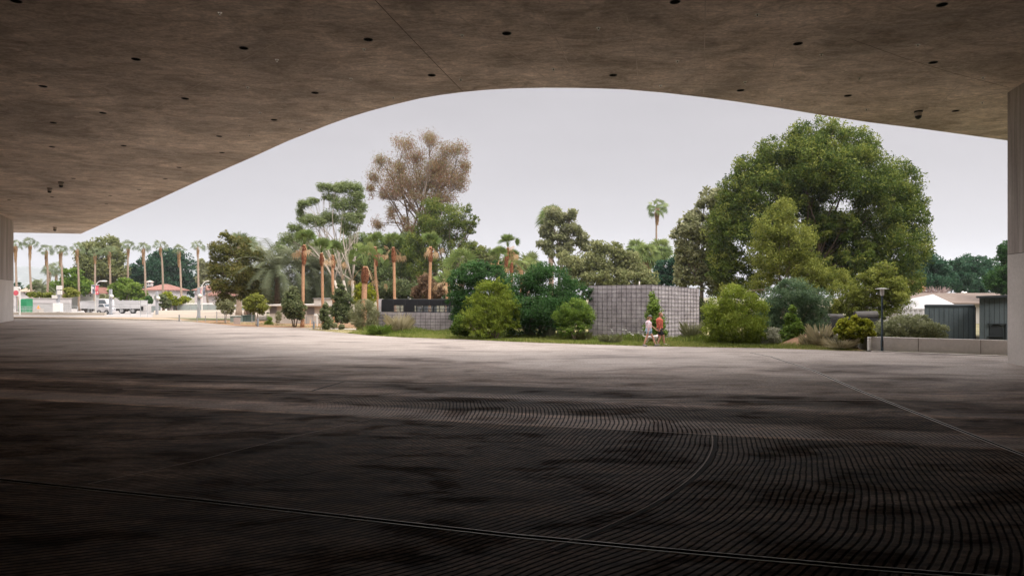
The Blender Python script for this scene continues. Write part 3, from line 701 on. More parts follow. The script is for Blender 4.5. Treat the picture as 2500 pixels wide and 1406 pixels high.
tree('eucalyptus_tree', 'drooping green tree filling the gap behind the slim reddish palms', 'tree', 86, 850, [
  (840,610,36,26),(880,590,26,22),(910,625,36,30),(950,600,30,26),(990,590,26,22),(860,650,44,30),(930,665,46,28),(1000,640,40,34),(1040,670,34,28),(800,620,28,22),(1020,600,24,24)],
  34000, .26, L['eu_green'], trunk_r=.2, seed=51, clump=.5, per=14, hang=.4, fill=.5, tone=.35, cull=2.0)
tree('eucalyptus_tree', 'pale green airy tree at left behind the date palm crowns', 'tree', 88, 700, [
  (700,605,26,20),(730,590,28,18),(760,610,30,22),(690,630,24,20),(740,635,34,22),(780,645,30,24)],
  14000, .26, L['eu_green'], trunk_r=.18, seed=52, clump=.5, per=14, hang=.4, fill=.5, tone=.5, cull=2.2)
tree('leafy_tree', 'olive green tree low on the skyline between the last red palm and the pale sycamore', 'tree', 84, 1230, [
  (1170,620,30,18),(1200,635,30,20),(1240,640,30,18),(1280,648,26,16),(1305,655,22,16),(1150,640,30,22)],
  12000, .26, L['mass'], trunk_r=.18, seed=53, clump=.42, per=14, fill=.5, tone=.45, cull=2.0)
tree('leafy_tree', 'dark green broadleaf tree just right of the tall single palm', 'tree', 80, 1640, [
  (1660,640,26,18),(1625,655,26,20),(1655,670,30,22),(1620,685,30,16),(1680,650,14,18),(1600,680,16,14)],
  16000, .26, L['ficus'], trunk_r=.2, seed=46, clump=.32, per=22, tone=.4)
tree('leafy_tree', 'low grey green tree mass behind the date palms and fan palms', 'tree', 92, 930, [
  (880,640,30,40),(920,650,40,40),(960,660,40,40),(1000,690,50,36),(900,700,50,30),(860,690,34,34),(1060,700,50,30),(960,620,30,26),(905,590,20,22),(1130,640,30,20),(1240,650,50,16),(1290,645,24,14)],
  36000, .30, L['mass'], trunk_r=.25, seed=47, clump=.34, per=20, tone=.33, fill=.4)
tree('brown_shrub', 'brownish dry shrub behind the black flat roof', 'shrub', 66, 1045, [(1040,690,22,20),(1060,710,26,18),(1025,715,22,16)],
  8000, .2, leafmat('dry brown leaves', (.09,.05,.03), (.17,.10,.06), (.26,.18,.10)), trunk_r=.08, seed=48, clump=.4, per=16)
tree('bamboo_clump', 'yellowish feathery plant between the short fat palm and the tall palm', 'plant', 62, 872, [(876,715,11,24),(905,720,12,26),(868,735,10,14),(898,745,14,14)],
  6500, .2, L['yellow'], trunk_r=.04, seed=49, clump=.45, per=14, aspect=.25, up=.8, stems=3, tone=.22, spread=.12)
tree('hedge_tree', 'mid green tree mass behind the black topped wall, left of the dark shrub', 'tree', 70, 980, [(965,705,34,28),(1000,715,34,24),(940,720,26,24),(1080,720,24,20),(1085,690,22,18),(1030,725,30,16)],
  17000, .22, L['shrub'], trunk_r=.15, seed=50, clump=.36, per=20, tone=.25)

# --- far left trees
tree('big_tree', 'big rounded olive green tree behind the street palms', 'tree', 150, 250, [
  (250,600,34,24),(225,620,32,28),(278,625,30,28),(250,650,44,34),(210,655,24,28),(290,660,24,30),(235,690,36,26),(275,690,30,24),(200,690,18,20)],
  26000, .48, L['mass'], trunk_r=.5, seed=60, clump=.32, per=22, tone=.44)
tree('ficus_tree', 'broad dark green ficus tree between the house with cupola and the palms', 'tree', 156, 400, [
  (415,625,30,20),(375,645,36,26),(440,640,36,28),(400,665,48,34),(345,670,30,32),(460,670,26,36),(370,695,44,26),(430,695,44,30),(330,695,22,26),(395,635,26,20),(470,700,18,24)],
  34000, .46, L['ficus'], trunk_r=.6, seed=61, clump=.30, per=24, tone=.5)
tree('green_tree', 'bright mid green tree between the big olive tree and the hills', 'tree', 140, 160, [
  (175,685,28,18),(150,700,24,14),(200,695,22,16),(125,705,20,10),(185,708,30,12),(165,665,12,8),(182,662,14,10),(215,700,18,14)],
  12000, .42, L['bright'], trunk_r=.4, seed=62, clump=.36, per=18, tone=.36)
tree('green_tree', 'fresh yellow green tree in front of the house with the cupola', 'tree', 119, 305, [
  (300,690,22,12),(285,705,22,14),(320,705,26,14),(300,720,30,14),(335,700,14,8),(340,722,18,14),(275,715,10,14),(355,738,12,10)],
  12000, .36, L['bright'], trunk_r=.22, seed=63, clump=.36, per=18, tone=.60)
tree('pale_tree', 'pale airy tree right of the dark ficus', 'tree', 135, 510, [(500,655,14,14),(495,680,14,16),(508,672,12,18),(490,640,8,8)],
  4200, .5, L['greyshrub'], trunk_r=.2, seed=64, clump=.42, per=14, tone=.6)
for i, (px, b, Y, n_, lm, tn, lb) in enumerate([
   (432, [(420,730,16,8),(445,732,16,8),(430,740,20,6),(408,722,12,10)], 112, 3600, 'yellow', .12, 'olive yellow low tree in front of the grey screened fence'),
   (398, [(395,728,12,10),(402,742,14,10)], 110, 2600, 'shrub', .45, 'flowering grey bush beside the steel light pole'),
   (272, [(262,735,12,14),(275,748,12,8),(250,728,8,10)], 108, 2600, 'greyshrub', .5, 'thin pale bush between the two white box trucks'),
   (100, [(90,720,18,6),(115,722,16,7),(75,718,12,5)], 118, 3200, 'pine_olive', .4, 'low hedge along the top of the long white wall'),
   (172, [(165,708,14,6),(180,716,14,8),(160,722,10,5)], 118, 2600, 'pine_olive', .7, 'tan and green bush below the long red roof'),
   (48, [(44,708,12,10),(40,695,6,8)], 150, 1800, 'ficus', .4, 'dark green tree beside the left pier'),
   (88, [(92,692,12,8),(80,700,11,7),(98,705,10,7)], 128, 2600, 'eu_green', .4, 'small rounded tree among houses at far left'),
   (355, [(362,728,6,6),(368,735,5,6)], 116, 900, 'dark', .6, 'small dark cypress like bush by the white house wall'),
   (560, [(552,728,12,8),(572,735,10,8)], 96, 1800, 'greyshrub', .3, 'small grey tree behind the fence under the bushy eucalyptus')]):
    tree('small_tree', lb, 'small tree', Y, px, b, n_, .34, L[lm], trunk_r=.1, seed=70+i, clump=.42, per=14, tone=tn, limbs=i not in (3,))

# --- far right trees
tree('ficus_tree', 'dark green tree row end just right of the huge pine', 'tree', 84, 2260, [
  (2250,640,40,26),(2290,650,36,28),(2230,670,30,30),(2275,685,46,28),(2320,690,30,26)], 22000, .28, L['ficus'], trunk_r=.3, seed=80, clump=.3, per=22, tone=.55)
tree('ficus_tree', 'middle dark green tree above the brown roof on the right', 'tree', 86, 2360, [
  (2345,650,30,22),(2385,645,36,26),(2350,680,40,28),(2400,680,36,30),(2420,655,24,24),(2375,705,50,18)], 24000, .28, L['ficus'], trunk_r=.3, seed=81, clump=.3, per=22, tone=.65)
tree('cypress_tree', 'tall dark tree partly hidden by the right hand pier', 'tree', 66, 2470, [
  (2462,615,18,28),(2455,650,24,30),(2475,660,26,36),(2440,685,26,26),(2465,700,30,22)], 17000, .22, L['dark'], trunk_r=.25, seed=82, clump=.3, per=22, tone=.45)
tree('autumn_tree', 'small orange leaved tree beside the huge pine above the tent', 'tree', 72, 2235, [(2232,690,14,12),(2240,705,16,10),(2225,712,14,9)],
  3600, .24, L['rust'], trunk_r=.09, seed=83, clump=.42, per=14)
tree('green_tree', 'light green bush behind the white tent', 'bush', 70, 2215, [(2215,735,22,14),(2200,745,18,12)], 4200, .2, L['lime'], trunk_r=.08, seed=84, tone=.55)
def twig_bush(name, label, Y, px, py0, pxw, h, mat, seed, n=160):
    rng = np.random.default_rng(seed); b = P(px, py0, Y); t = thing(name, label, 'bush', (b[0], Y, b[2])); m = MB(); s = Y/F
    for _ in range(n):
        x = b[0]+rng.uniform(-1, 1)*pxw*s; q = (x+rng.normal(0, .25), Y+rng.normal(0, .4), b[2]+h*s*rng.uniform(.5, 1.1))
        m.tube(curve_pts((x*.6+b[0]*.4, Y, b[2]), q, rng, 4, .08), [.03, .022, .015, .008], 3)
    m.build('branches', mat, t); return t
twig_bush('bare_shrub', 'leafless pinkish grey shrub showing above the brown roof', 74, 2282, 722, 34, 22, plain('pinkish twigs', (.33, .25, .23), .9, .2, 5), 5)

# ------------------------------------------------------------ palms
def fan_frond(m, o, az, el, lp, lf, droop, rng, nseg=12, tint=.5, petw=.03, T=None, seg_w=.07, spread=190):
    d = np.array((cos(el)*cos(az), cos(el)*sin(az), sin(el))); o = np.array(o)
    side = np.array((-sin(az), cos(az), 0)); nrm = np.cross(side, d)
    mid = o + d*lp*.5 + np.array((0,0,.02*lp)); hub = o + d*lp - np.array((0,0,droop*.25*lp))
    n0 = len(m.v)
    w = side*petw
    m.add([o-w, o+w, mid+w*.7, mid-w*.7, hub+w*.5, hub-w*.5], [(0,1,2,3), (3,2,4,5)])
    el2 = el - rng.uniform(.15, .55)*(1.0 if el > .9 else 1.9) - droop*.35; el2 = max(el2, -1.45)
    d2 = np.array((cos(el2)*cos(az), cos(el2)*sin(az), sin(el2))); n2 = np.cross(side, d2)
    ro = rng.uniform(-1.1, 1.1); side, n2 = side*cos(ro)+n2*sin(ro), n2*cos(ro)-side*sin(ro)
    for k in range(nseg):
        a = (k/(nseg-1)-.5)*radians(spread); L_ = lf*(.78+.22*cos(a*.8))*rng.uniform(.9, 1.08)
        v = d2*cos(a) + side*sin(a) + n2*(-.12+.10*abs(sin(a))*1)
        v = v/np.linalg.norm(v); tip = hub+v*L_ - np.array((0,0,droop*L_*rng.uniform(.35,.6)))
        c = hub+v*L_*.55 - np.array((0,0,droop*L_*.10)); s2 = np.cross(v, n2); s2 = s2/np.linalg.norm(s2)*L_*seg_w
        fold = n2*L_*.02*(1 if k % 2 else -1)
        m.add([hub, c-s2+fold, tip, c+s2+fold], [(0,1,2,3)])
    if T is not None: T += list(np.clip(tint + rng.normal(0, .08, len(m.v)-n0), 0, 1))

def palm_trunk(m, base, top, r0, r1, rng, bend=.02, n=14, flare=1.35):
    p = curve_pts(base, top, rng, n, bend)
    rads = [(r0 + (r1-r0)*t)*(1+(flare-1)*max(0, 1-t*7))*rng.uniform(.95, 1.05) for t in np.linspace(0, 1, n)]
    m.tube(p, rads, 10); return p

def fan_palm(name, label, group, px, crown_py, Y, r0, r1, lp, lf, n, mat, bark, seed, base_px=None, lean=0.0, boots=None, spread=190, skirt=True, elev=(-.5, 1.4), droop=.35,
             dead=0, cat='palm tree', shag=None, petw=.03, nseg=12):
    rng = np.random.default_rng(seed)
    tp = P(px, crown_py, Y); bp = P(base_px if base_px is not None else px, 722, Y)
    root = thing(name, label, cat, (bp[0], Y, 0), group)
    m = MB(); p = palm_trunk(m, (bp[0], Y, 0), tp, r0, r1, rng, .012); m.build('trunk', bark, root, smooth=True)
    m = MB(); T = []
    for k in range(n):
        az = k*2.399963+rng.uniform(-.3, .3); t = (k+.5)/n; el = elev[0]+(elev[1]-elev[0])*t**.8+rng.uniform(-.12, .12)
        fan_frond(m, tp, az, el, lp*rng.uniform(.8, 1.15), lf*rng.uniform(.85, 1.1), droop, rng, nseg, tint=.28+.45*t+rng.normal(0, .1), T=T, petw=petw, spread=spread)
    m.build('crown', mat, root, tint=T)
    if boots:                                   # cut leaf bases in a rough sleeve under the crown
        m = MB(); zb = boots[0]; rb = boots[1]; zt = tp[2]-.1; th = np.linspace(0, 1, 8)
        ax = np.array(p[-1])-np.array(p[0])
        m.tube([(p[0][0]+ax[0]*((zb+(zt-zb)*q)/tp[2]), Y, zb+(zt-zb)*q) for q in th], [rb*(.72+.28*sin(pi*min(1, q*1.15))) for q in th], 12)
        nb = int((zt-zb)*rb*2*pi/.006)
        for k in range(min(nb, 900)):
            q = rng.random(); a = rng.uniform(0, 2*pi); z = zb+(zt-zb)*q; rr = rb*(.70+.30*sin(pi*min(1, q*1.15)))
            cx = p[0][0]+ax[0]*(z/tp[2]); c = np.array((cx+cos(a)*rr, Y+sin(a)*rr, z)); s = np.array((-sin(a), cos(a), 0))*.03; o_ = np.array((cos(a), sin(a), .9))*.05
            m.add([c-s-np.array((0,0,.04)), c+s-np.array((0,0,.04)), c+o_+s*.7, c+o_-s*.7], [(0,1,2,3)])
        m.build('leaf_bases', BARK_BOOT, root)
    if shag:                                    # hanging thatch of dead leaves under the crown
        m = MB(); T = []
        for k in range(int(shag[2])):
            q = rng.random(); a = rng.uniform(0, 2*pi); z = tp[2]-q*shag[0]; rr = shag[1]*(1-.55*q)
            c = np.array((tp[0]+cos(a)*rr, Y+sin(a)*rr, z)); s = np.array((-sin(a), cos(a), 0))*.09
            m.add([c-s, c+s, c+s*.3+np.array((cos(a)*.06, sin(a)*.06, -.55)), c-s*.3+np.array((0,0,-.6))], [(0,1,2,3)]); T += [rng.random()*.6]*4
        m.build('dead_leaf_skirt', L['frond_dead'], root, tint=T)
    if dead:
        m = MB(); T = []
        for k in range(dead):
            fan_frond(m, (tp[0], tp[1], tp[2]-.15), rng.uniform(0, 2*pi), rng.uniform(-.5, .5), lp*1.25, lf*.7, 1.1, rng, 8, tint=rng.uniform(.4, .8), T=T, petw=petw)
        m.build('dead_fronds', L['frond_dead'], root, tint=T)
    return root

# street palms: one long row at far left
rowp = [(38, 600, 44), (73, 596, 79), (113, 612, 117), (148, 612, 156), (188, 608, 193), (232, 618, 231), (267, 614, 268),
        (313, 602, 313), (350, 606, 356), (392, 601, 399), (437, 612, 445), (483, 602, 488)]
row_txt = ['first, half hidden by the left pier', 'second from the left pier, the tallest', 'third from the left pier, with bent lower leaves', 'fourth from the left pier, with spreading arms',
           'fifth from the left, against the edge of the big olive tree', 'sixth from the left, in front of the big olive tree', 'seventh from the left, slender, before the big tree',
           'eighth from the left, between big tree and ficus', 'ninth from the left, at the left side of the ficus', 'tenth from the left, leaning before the ficus',
           'eleventh from the left, shorter, before the ficus', 'last on the right, right of the ficus']
for i, (px, py, bpx) in enumerate(rowp):
    fan_palm('fan_palm', f'tall slim street palm, {row_txt[i]}', 'row of street palms at far left', px, py, 118+(i*7 % 5), .20, .13, .85, .70, 21, L['palm_far'], BARK_PALM,
             100+i, base_px=bpx, elev=(-.35, 1.35), droop=.42, shag=(2.4, .27, 80) if i % 2 == 0 or i in (1, 3) else (1.4, .25, 40), nseg=9, spread=165)
fan_palm('fan_palm', 'tiny distant palm with ragged crown, left of two above the hills', 'distant palms', 121, 662, 230, .3, .2, 1.6, 1.6, 22, L['palm_far'], BARK_PALM, 120, droop=.5, shag=(3, .6, 60), nseg=9)
fan_palm('fan_palm', 'tiny distant palm, right of two above the hills', 'distant palms', 137, 658, 235, .3, .2, 2.0, 1.8, 26, L['palm_far'], BARK_PALM, 121, droop=.6, shag=(4, .7, 80), nseg=9)
fan_palm('fan_palm', 'tall lone palm on a thin curved trunk in the centre right sky', 'tall palms', 1604, 508, 98, .17, .12, 1.05, .85, 24, L['palm'], BARK_PALM, 122, base_px=1611, droop=.5, spread=170, shag=(2.0, .35, 90), elev=(-.7, 1.4), nseg=12)
fan_palm('fan_palm', 'bushy fan palm at the left of the palm cluster', 'cluster of bushy fan palms', 1555, 612, 92, .4, .34, .95, 1.3, 38, L['palm'], BARK_PALM, 123, droop=.5, shag=(3, .7, 120), elev=(-.7, 1.4))
fan_palm('fan_palm', 'bushy fan palm in the middle of the palm cluster', 'cluster of bushy fan palms', 1580, 624, 89, .4, .34, 1.0, 1.35, 42, L['palm'], BARK_PALM, 124, droop=.5, shag=(3, .7, 140), elev=(-.8, 1.4))
fan_palm('fan_palm', 'bushy fan palm in the palm cluster directly beneath the tall lone palm', 'cluster of bushy fan palms', 1612, 610, 94, .4, .34, 1.0, 1.35, 42, L['palm'], BARK_PALM, 125, droop=.5, shag=(4, .8, 160), elev=(-.8, 1.4))
fan_palm('fan_palm', 'fan palm poking out of the top of the pale sycamore', 'palms behind the centre trees', 1345, 530, 96, .4, .3, 1.1, 1.3, 34, L['palm'], BARK_PALM, 126, droop=.5, elev=(-.4, 1.4))
fan_palm('fan_palm', 'low fan palm crown on the skyline left of the pale sycamore', 'palms behind the centre trees', 1290, 648, 90, .4, .3, 1.2, 1.2, 26, L['palm'], BARK_PALM, 127, droop=.4)
fan_palm('fan_palm', 'fan palm hidden inside the bushy eucalyptus top', 'palms behind the centre trees', 583, 598, 90, .35, .25, 1.1, 1.2, 26, L['palm_far'], BARK_PALM, 128, droop=.4)
fan_palm('fan_palm', 'fan palm crown right of the bushy eucalyptus top', 'palms behind the centre trees', 603, 606, 92, .35, .25, 1.1, 1.2, 26, L['palm_far'], BARK_PALM, 129, droop=.4)

# newly planted palms with reddish cleaned trunks
newp = [  # px crown, py crown, Y, base px, boots z-range in photo rows, trunk radius
 (743, 597, 58.5, 738, 645, .24, 'tall reddish trunked palm farthest left, tied up crown'),
 (785, 617, 61, 791, 648, .22, 'reddish trunked palm second from left, right of the tall first one'),
 (813, 623, 63, 815, 655, .22, 'reddish trunked palm third from left, close beside the second'),
 (892, 650, 58, 888, 690, .40, 'short fat palm with thick red trunk and bare yellow leaf stalks'),
 (916, 602, 64, 926, 650, .21, 'reddish trunked palm with bright green crown behind the short fat one'),
 (960, 603, 62, 968, 640, .23, 'reddish trunked palm rising above the left half of the black roof'),
 (1051, 602, 62, 1051, 640, .24, 'reddish trunked palm rising above the right half of the black roof'),
 (1216, 636, 66, 1214, 668, .24, 'reddish palm left of the three standing above the dark shrubs'),
 (1240, 604, 68, 1222, 655, .22, 'tallest reddish palm of the three above the dark shrubs'),
 (1250, 640, 70, 1244, 676, .2, 'rightmost reddish palm of the three above the dark shrubs')]
for i, (px, py, Y, bpx, bt, r, lb) in enumerate(newp):
    zb = P(0, bt, Y)[2]; fat = r > .3; r *= .58
    fan_palm('fan_palm', lb, 'newly planted palms with reddish trunks', px, py, Y, r*1.05, r*.92, 0.8 if not fat else 1.5, .70 if not fat else .7, 20 if not fat else 22, L['palm'], BARK_RED, 140+i,
             base_px=bpx, boots=(zb, r*1.45), elev=(.75 if not fat else .2, 1.52), droop=.08, spread=130, dead=6 if i in (3, 4, 5, 6, 8) else 4, petw=.035, nseg=14)
fan_palm('fan_palm', 'greenish palm without red boots behind the dark shrub left edge', 'palms behind the black roof', 1128, 655, 66, .3, .3, 1.3, 1.1, 22, L['palm'], BARK_DATE, 160, elev=(.1, 1.5), droop=.2, dead=3)
fan_palm('fan_palm', 'small palm with drooping yellow stalks at the right end of the black roof', 'palms behind the black roof', 1090, 690, 60, .14, .12, .8, .7, 16, L['palm'], BARK_RED, 161, elev=(.1, 1.5), droop=.3, dead=4)
fan_palm('fan_palm', 'squat palm tuft with dead orange leaves right of the three reddish palms', 'palms behind the black roof', 1272, 660, 72, .2, .2, 1.4, 1.0, 14, L['palm'], BARK_RED, 162, elev=(-.1, 1.2), droop=.4, dead=10)

def date_palm(label, px, py, Y, R_, n, seed, r=.34, base_px=None):
    rng = np.random.default_rng(seed); tp = np.array(P(px, py, Y)); bp = P(base_px or px, 722, Y)
    root = thing('date_palm', label, 'palm tree', (bp[0], Y, 0), 'date palms beside the bushy eucalyptus')
    m = MB(); palm_trunk(m, (bp[0], Y, 0), tp, r, r*.9, rng, .02, 10, 1.1); m.build('trunk', BARK_DATE, root)
    m = MB(); T = []
    for k in range(n):
        az = k*2.399963+rng.uniform(-.2, .2); t = (k+.5)/n; el = -.35+1.75*t**.85; Lr = R_*rng.uniform(.85, 1.1)
        h = np.array((cos(az), sin(az), 0)); side = np.array((-sin(az), cos(az), 0)); pts = []; pos = tp.copy(); e_ = el
        for j in range(9): pts.append(pos.copy()); pos = pos + (h*cos(e_)+np.array((0,0,sin(e_))))*Lr/8; e_ -= .15+.13*(1-t)
        tn = np.clip(.3+.4*t+rng.normal(0, .1), 0, 1); n0 = len(m.v)
        for j in range(8):
            a, b = pts[j], pts[j+1]; w = side*.03
            m.add([a-w, a+w, b+w*.7, b-w*.7], [(0,1,2,3)])
            d = (b-a)/np.linalg.norm(b-a)
            if j < 1: continue
            for q in range(4):
                c = a+(b-a)*(q/4); ll = Lr*.17*(1-.05*abs(j-4))
                for s in (-1, 1):
                    v = d*.55+side*s*.85+np.array((0,0,.25-.2*rng.random())); v /= np.linalg.norm(v)
                    m.add([c-d*.04, c+v*ll+np.array((0,0,-.12*ll)), c+d*.05], [(0,1,2)])
        T += list(np.clip(tn+rng.normal(0, .06, len(m.v)-n0), 0, 1))
    m.build('crown', L['date'], root, tint=T); return root
date_palm('date palm with upright grey green fronds and a paired dark trunk', 676, 668, 74, 5.0, 60, 201, base_px=676)
date_palm('low arching date palm just right of the paired trunks, fronds sweeping left', 738, 672, 77, 5.2, 60, 202, base_px=745)
date_palm('date palm behind the two slim reddish trunks', 775, 668, 79, 5.2, 60, 203, base_px=778)
date_palm('rightmost date palm with a dark trunk near the white eucalyptus', 815, 672, 82, 5.0, 56, 204, base_px=808)
date_palm('leftmost date palm half hidden by the bushy eucalyptus', 640, 650, 82, 4.6, 50, 205, base_px=668)
date_palm('tiny feather palm beside the small rounded tree at far left', 100, 706, 125, 3.2, 30, 206, r=.2)

# grasses and low plants along the plaza edge
def blades(name, label, cat, pts, n, h, mat, seed, w=.012, group=None, kind=None, tone=.5, spread=.3, parent=None):
    """pts: list of polygons (x,y) quads to scatter in"""
    rng = np.random.default_rng(seed); P_ = np.array(pts, float)      # (k,4,2)
    k = len(P_); ar = np.array([abs(np.cross(q[1]-q[0], q[3]-q[0])) for q in P_]); pick = rng.choice(k, n, p=ar/ar.sum())
    u, v = rng.random(n)[:, None], rng.random(n)[:, None]; q = P_[pick]
    xy = (q[:,0]*(1-u)+q[:,1]*u)*(1-v) + (q[:,3]*(1-u)+q[:,2]*u)*v
    hh = h*(.4+rng.random(n)*.9)*(0.6+.8*(np.sin(xy[:,0]*1.7+seed)*.5+.5)*(np.sin(xy[:,0]*.61+xy[:,1])*.5+.5)); a = rng.uniform(0, 2*pi, n)
    b = np.column_stack([xy, np.full(n, .01)]); s = np.column_stack([np.cos(a), np.sin(a), np.zeros(n)])*w
    lean = np.column_stack([rng.normal(0, .25, n), rng.normal(0, .25, n), np.ones(n)])*hh[:, None]
    V = np.stack([b-s, b+s, b+lean*np.array((.5,.5,.6))+s*.8, b+lean], axis=1).reshape(-1, 3)
    o = np_mesh(name, V, np.arange(4*n), 4, mat, parent, tint=np.repeat(np.clip(tone+rng.normal(0, spread, n)+.2*np.sin(xy[:,0]*.9), 0, 1), 4))
    if parent is None: tag(o, label, cat, group, kind)
    return o
def band(ptsA, ptsB): return [[ptsA[i], ptsA[i+1], ptsB[i+1], ptsB[i]] for i in range(len(ptsA)-1)]
fr = [G(850,814), G(902,819), G(982,824), G(1138,829), G(1250,834.5), G(1400,840), G(1566,845), G(1750,848.5), G(1865,850.5), G(2000,854), G(2098,857)]
bk = [(p[0]*1.04+.3, p[1]+3.2) for p in fr]; bk2 = [(p[0], p[1]+.7) for p in fr]; bk3 = [(p[0]*1.1+.5, p[1]+8) for p in fr]
blades('grass', 'green grass and weeds along the plaza edge', 'grass', band(fr, bk), 42000, .17, L['grass'], 7, .014, kind='stuff', tone=.6)
blades('grass', 'taller meadow grass under the bushes', 'grass', band(bk, bk3), 26000, .32, L['grass'], 8, .018, kind='stuff', tone=.35)
blades('ground_cover', 'sparse dry weeds in the mulch bed', 'ground cover', [[G(500,788), G(790,801), G(900,803), G(640,790)], [G(750,805), G(850,813), G(900,812), G(800,805)]], 5000, .16, L['dry'], 9, .02, kind='stuff')

def tuft(name, label, cat, px, py, w, h, n, mat, seed, tone=.5, width=.012):
    """a plant of many upright stems; w and h in photo pixels"""
    x, Y = G(px, py); s = Y/F; rng = np.random.default_rng(seed)
    t = thing(name, label, cat, (x, Y, 0)); a = rng.uniform(0, 2*pi, n); r = rng.random(n)**.5*w*s*.45
    b = np.column_stack([x+np.cos(a)*r*.5, Y+np.sin(a)*r*.5, np.full(n, .02)]); hh = h*s*(.25+.75*rng.random(n)**1.5)
    out_ = np.column_stack([np.cos(a), np.sin(a), np.zeros(n)])*(r*1.1)[:, None]
    sd_ = np.column_stack([-np.sin(a), np.cos(a), np.zeros(n)])*width
    tip = b+out_+np.column_stack([np.zeros(n), np.zeros(n), hh]); mid = b+out_*.35+np.column_stack([np.zeros(n), np.zeros(n), hh*.6])
    V = np.stack([b-sd_, b+sd_, mid+sd_, tip, mid-sd_], axis=1).reshape(-1, 3)
    np_mesh('stems', V, np.arange(5*n), 5, mat, t, tint=np.repeat(np.clip(tone+rng.normal(0, .2, n), 0, 1), 5))
    k = 260; idx = rng.integers(0, n, k); c = mid[idx]+(tip[idx]-mid[idx])*rng.random((k,1))
    leaf_quads('flower_heads', c, np.full(k, .07), mat, t, rng, np.clip(tone+.25+rng.normal(0, .15, k), 0, 1), .6)
    return t
tuft('dry_weed', 'tall pale dried weed with spikes at the right end of the planting', 'plant', 2005, 849, 60, 62, 420, L['dry'], 11, .62)
tuft('dry_weed', 'shorter pale weed right beside the tall dried spikes', 'plant', 2035, 851, 40, 36, 500, L['sage'], 12, .45)
tuft('feathery_weed', 'airy yellowish weed in front of the black topped gabion wall', 'plant', 975, 812, 62, 50, 380, L['dry'], 13, .75)
tuft('feathery_weed', 'white flowered leafy weed at the left tip of the planting bed', 'plant', 928, 818, 50, 28, 450, L['bright'], 14, .55, .02)
tuft('feathery_weed', 'pale feathery weed before the right face of the stone block', 'plant', 1690, 832, 50, 52, 330, L['greyshrub'], 15, .7)
tuft('dry_weed', 'low pale dried grass on the bank left of the yellow shrub', 'plant', 2050, 853, 70, 30, 420, L['dry'], 31, .7)
tuft('dry_weed', 'dried yellow grass at the left foot of the blue green shrub', 'plant', 1975, 848, 40, 34, 300, L['dry'], 32, .6)
tuft('grey_plant', 'small silvery upright plant left of the round headed tree', 'plant', 1292, 824, 26, 38, 400, L['sage'], 16, .4, .02)
tuft('grey_plant', 'silvery tuft at the base of the dark shrub right side', 'plant', 1340, 826, 30, 30, 400, L['sage'], 17, .25, .02)
tuft('grey_plant', 'grey green tuft at the right foot of the round headed tree', 'plant', 1425, 832, 34, 26, 400, L['greyshrub'], 18, .4, .02)
tuft('grey_plant', 'wide grassy tuft near the middle of the plaza edge in front of the stone block', 'plant', 1490, 838, 50, 24, 300, L['greyshrub'], 19, .3, .015)
def daisies(label, px, py, n, w, seed, h=.34):
    x, Y = G(px, py); rng = np.random.default_rng(seed); t = thing('white_flowers', label, 'flowers', (x, Y, 0)); m = MB(); st = MB()
    for _ in range(n):
        c = (x+rng.uniform(-w, w), Y+rng.uniform(-.5, .5), h*rng.uniform(.8, 1.5)); m.tube([(c[0],c[1],c[2]), (c[0],c[1],c[2]+.02)], .055, 8); st.bar((c[0],c[1],0), c, .008)
    m.build('blooms', plain('white petals', (.8, .8, .74), .8, .05, 5), t); st.build('stalks', L['grass'], t)
daisies('scattered white flower heads in grass before the stone block', 1527, 836, 9, 1.0, 3, .55)
daisies('white flower heads left of the walking couple by the block corner', 1560, 838, 4, .5, 4, .5)

# ------------------------------------------------------------ gabion walls and pavilion
STONE = noisy('crushed grey stone', [(.3, (.28, .25, .26)), (.5, (.40, .36, .375)), (.7, (.52, .475, .49))], 1.6, fine=7, bump=.45)
WIRE = plain('dark wire', (.05, .043, .05), .9, .1, 4, spec=.05)
def grid_face(m, a, b, za, zb, step, vstep, off, t=.016):
    """wire mesh on the vertical face a->b (plan points), tops za at a and zb at b, stood off by off"""
    a, b = np.array(a), np.array(b); d = b-a; Ln = np.linalg.norm(d); d = d/Ln; o = np.array(off)
    n = int(round(Ln/step)); rng = random.Random(int(Ln*10))
    for i in range(n+1):
        q = a+d*Ln*i/n+o; z = za+(zb-za)*i/n; m.bar((q[0], q[1], 0), (q[0], q[1], z), t)
    k = int(za/vstep)
    for j in range(k+1):
        f = (j+.12)/(k+.12); prev = None
        for i in range(n+1):
            q = a+d*Ln*i/n+o*1.4; p = (q[0], q[1], (za+(zb-za)*i/n)*f+rng.uniform(-.012, .012))
            if prev: m.bar(prev, p, t*1.25)
            prev = p
Yc = 41.5
c0 = (P(1590, 0, Yc)[0], Yc); l0 = (P(1437, 0, 44)[0], 44.0); r0_ = (P(1707, 0, 44.8)[0], 44.8); back = (r0_[0]+l0[0]-c0[0], 48.5)
gb = thing('stone_block_wall', 'big square block of wire caged grey stone behind the walking couple', 'gabion wall', (c0[0], c0[1], 0))
m = MB(); m.prism([c0, r0_, back, l0], 0, 3.3, [3.36, 3.16, 3.2, 3.34]); m.build('stone_fill', STONE, gb)
m = MB(); grid_face(m, l0, c0, 3.37, 3.39, .34, .245, (-.01, -.04)); grid_face(m, c0, r0_, 3.39, 3.19, .33, .245, (.02, -.035)); m.build('wire_mesh', WIRE, gb)
m = MB(); q = P(1561, 697, 43.5); m.tube([(q[0], 43.5, 3.0), (q[0], 43.5, 3.62)], .04, 8)
tag(m.build('vent_pipe', plain('pale pipe', (.6, .58, .5), .6, .1, 3)), 'short pale pipe standing up behind the top of the stone block', 'pipe')

